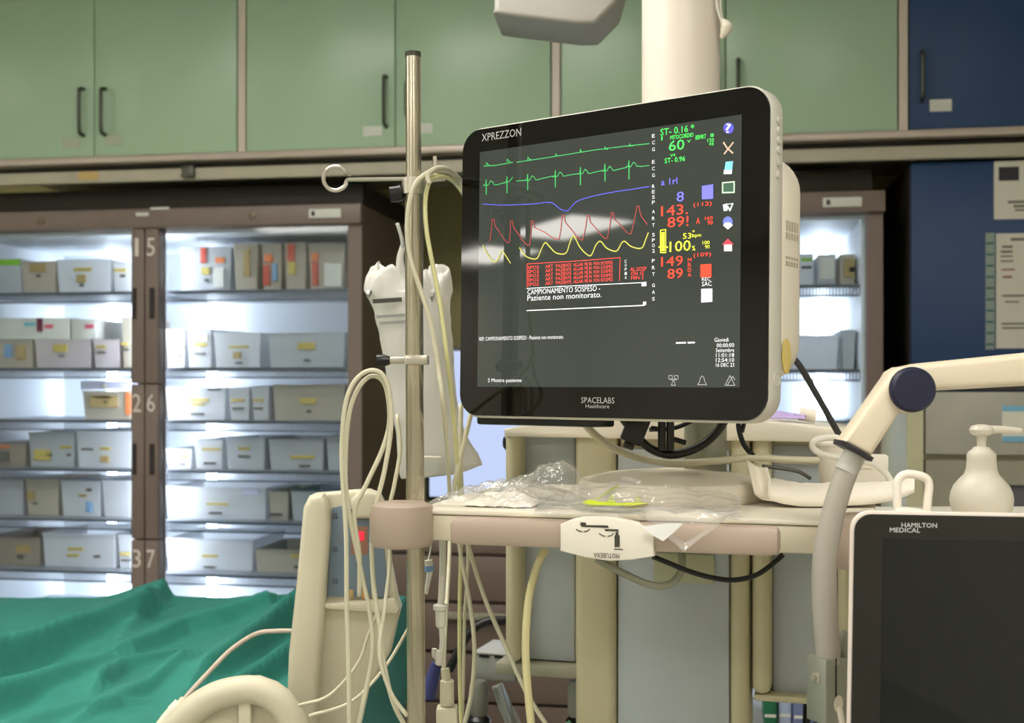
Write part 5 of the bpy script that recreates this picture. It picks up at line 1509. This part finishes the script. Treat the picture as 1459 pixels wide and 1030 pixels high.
# ------------------------------------------------------------------ things low behind the tray
SF = frame(W(770, 545, 2.05), 18)
def sx(px, y=0):
    return inpl(SF, px, 950, y)[0]
def sz_(py, px=720):
    return inpl(SF, px, py)[1]
GRB = mat('device grey', (150, 152, 146), .5, var=.04)
t = thing('rail_device', 'grey slotted device fixed to the rail left of the column', 'device', SF @ Vector((sx(710), .05, sz_(975))))
part('case', MB(SF).box(sx(676), sx(735), 0, .10, sz_(972), sz_(934), .005), GRB, t)
part('top_plate', MB(SF).box(sx(675), sx(736), -.002, .102, sz_(934), sz_(931), .001), mat('device pale top', (182, 182, 178), .4), t)
part('slot', MB(SF).box(sx(705), sx(720), -.003, -.0015, sz_(938), sz_(935)).box(sx(683), sx(697), -.003, -.0015, sz_(938), sz_(935)), BLACK, t)
def gauge(px, py, D, m1, m2, label, ringcol, capcol):
    s = D / F
    q = W(px, py, D)
    t = thing('flow_regulator', label, 'regulator', W(px, py + 110, D))
    M_ = Matrix.Translation(q)
    part('stem', MB().lathe([(.012, -.03), (.016, -.02), (.0165, .02), (.012, .03)], 20, M_), m1, t)
    part('ring', MB().lathe([(.018, -.045), (.03, -.055), (.032, -.075), (.03, -.10)], 24, M_), ringcol, t)
    part('collar', MB().lathe([(.014, -.028), (.020, -.034), (.020, -.043), (.012, -.12)], 20, M_), m2, t)
    part('jar', MB().lathe([(.028, -.10), (.034, -.11), (.034, -.22), (.028, -.23)], 24, M_), clear('jar plastic', (226, 230, 226), .9, .1, 1.4, haze=.2), t)
    if capcol:
        part('lever', MB().tube([q + UP * -.042 - RT * .03 - FW * .03, q + UP * -.03 - RT * .012 - FW * .03], .005, 10, 0), capcol, t)
    return t
gauge(682, 995, 2.06, mat('regulator grey', (118, 120, 110), .5), BLACK, 'grey flow regulator with red ring below the slotted device', mat('regulator red', (170, 30, 36), .5), None)
gauge(823, 996, 2.0, mat('regulator pale', (158, 162, 150), .5), BLACK, 'pale flow regulator with black body and green lever beside the column', BLACK, mat('mint lever', (110, 170, 140), .5))
solo('clear_pouch', MB().grid(14, 20, lambda u, v: W(702 + 14 * u + (34 + 10 * u) * v * .9, 978 + 95 * v - 6 * u, 2.02 + .012 * math.sin(u * 7 + v * 3))), mat('cloudy film', (186, 190, 184), .35, trans=.4), 'cloudy plastic pouch hanging beside the red-ringed regulator', 'pouch', angle=180, solid=.002)
cable('hose', P_(2.35, (640, 955), (655, 925), (672, 898), (695, 885), (722, 884)), .0085, BLACK, 'thick black hose arching across the brown drawers', 'hose')
# trolley behind the column, seen under its right wing
q = W(1130, 1030, 2.5)
t = thing('supply_trolley', 'steel trolley with open shelves standing behind the ceiling pendant', 'trolley', (q.x, q.y, 0))
QF = frame(Vector((q.x, q.y, 0)), 9.5)
zq = ZC - (1036 - CY) / F * 2.5
for z in (zq, zq - .35, .2):
    part('shelf', MB(QF).box(-.25, .25, -.02, .35, z - .015, z, .003), STEEL, t)
for x in (-.24, .24):
    for y in (-.01, .34):
        part('post', MB(QF).lathe([(.01, .0), (.01, zq + .02)], 10, Matrix.Translation((x, y, 0))), STEEL, t)
def pk(name, px0, px1, py0, y0, col, label, h=None):
    a = inpl(QF, px0, 1000, y0)[0]
    b = inpl(QF, px1, 1000, y0)[0]
    z1 = inpl(QF, (px0 + px1) / 2, py0, y0)[1]
    o = thing(name, label, 'pack', QF @ Vector(((a + b) / 2, y0 + .05, zq)))
    part('pack_body', MB(QF).box(a, b, y0, y0 + .10, zq + .0005, z1, .005), col, o)
    part('pack_band', MB(QF).box(a + .002, b - .002, y0 - .001, y0 + .0005, zq + .018, zq + .024), STICKW, o)
pk('sterile_pack', 1088, 1107, 984, .0, mat('green pack', (20, 104, 70), .5), 'green pack on the trolley under the column wing')
pk('sterile_pack', 1109, 1128, 978, .01, mat('pale blue pack', (170, 184, 214), .4), 'pale blue pack on the trolley next to the green pack')
pk('sterile_pack', 1130, 1160, 976, .0, mat('slate blue pack', (110, 122, 164), .4), 'slate blue pack on the trolley behind the black cord')
pk('sterile_pack', 1162, 1215, 972, .01, mat('slate blue pack', (110, 122, 164), .4), 'wide slate blue pack on the trolley behind the metal clamp')
cable('power_cord', P_(1.95, (1152, 975), (1150, 1000), (1148, 1060)), .0062, BLACK, 'straight black cord hanging below the right wing of the column', 'cord')
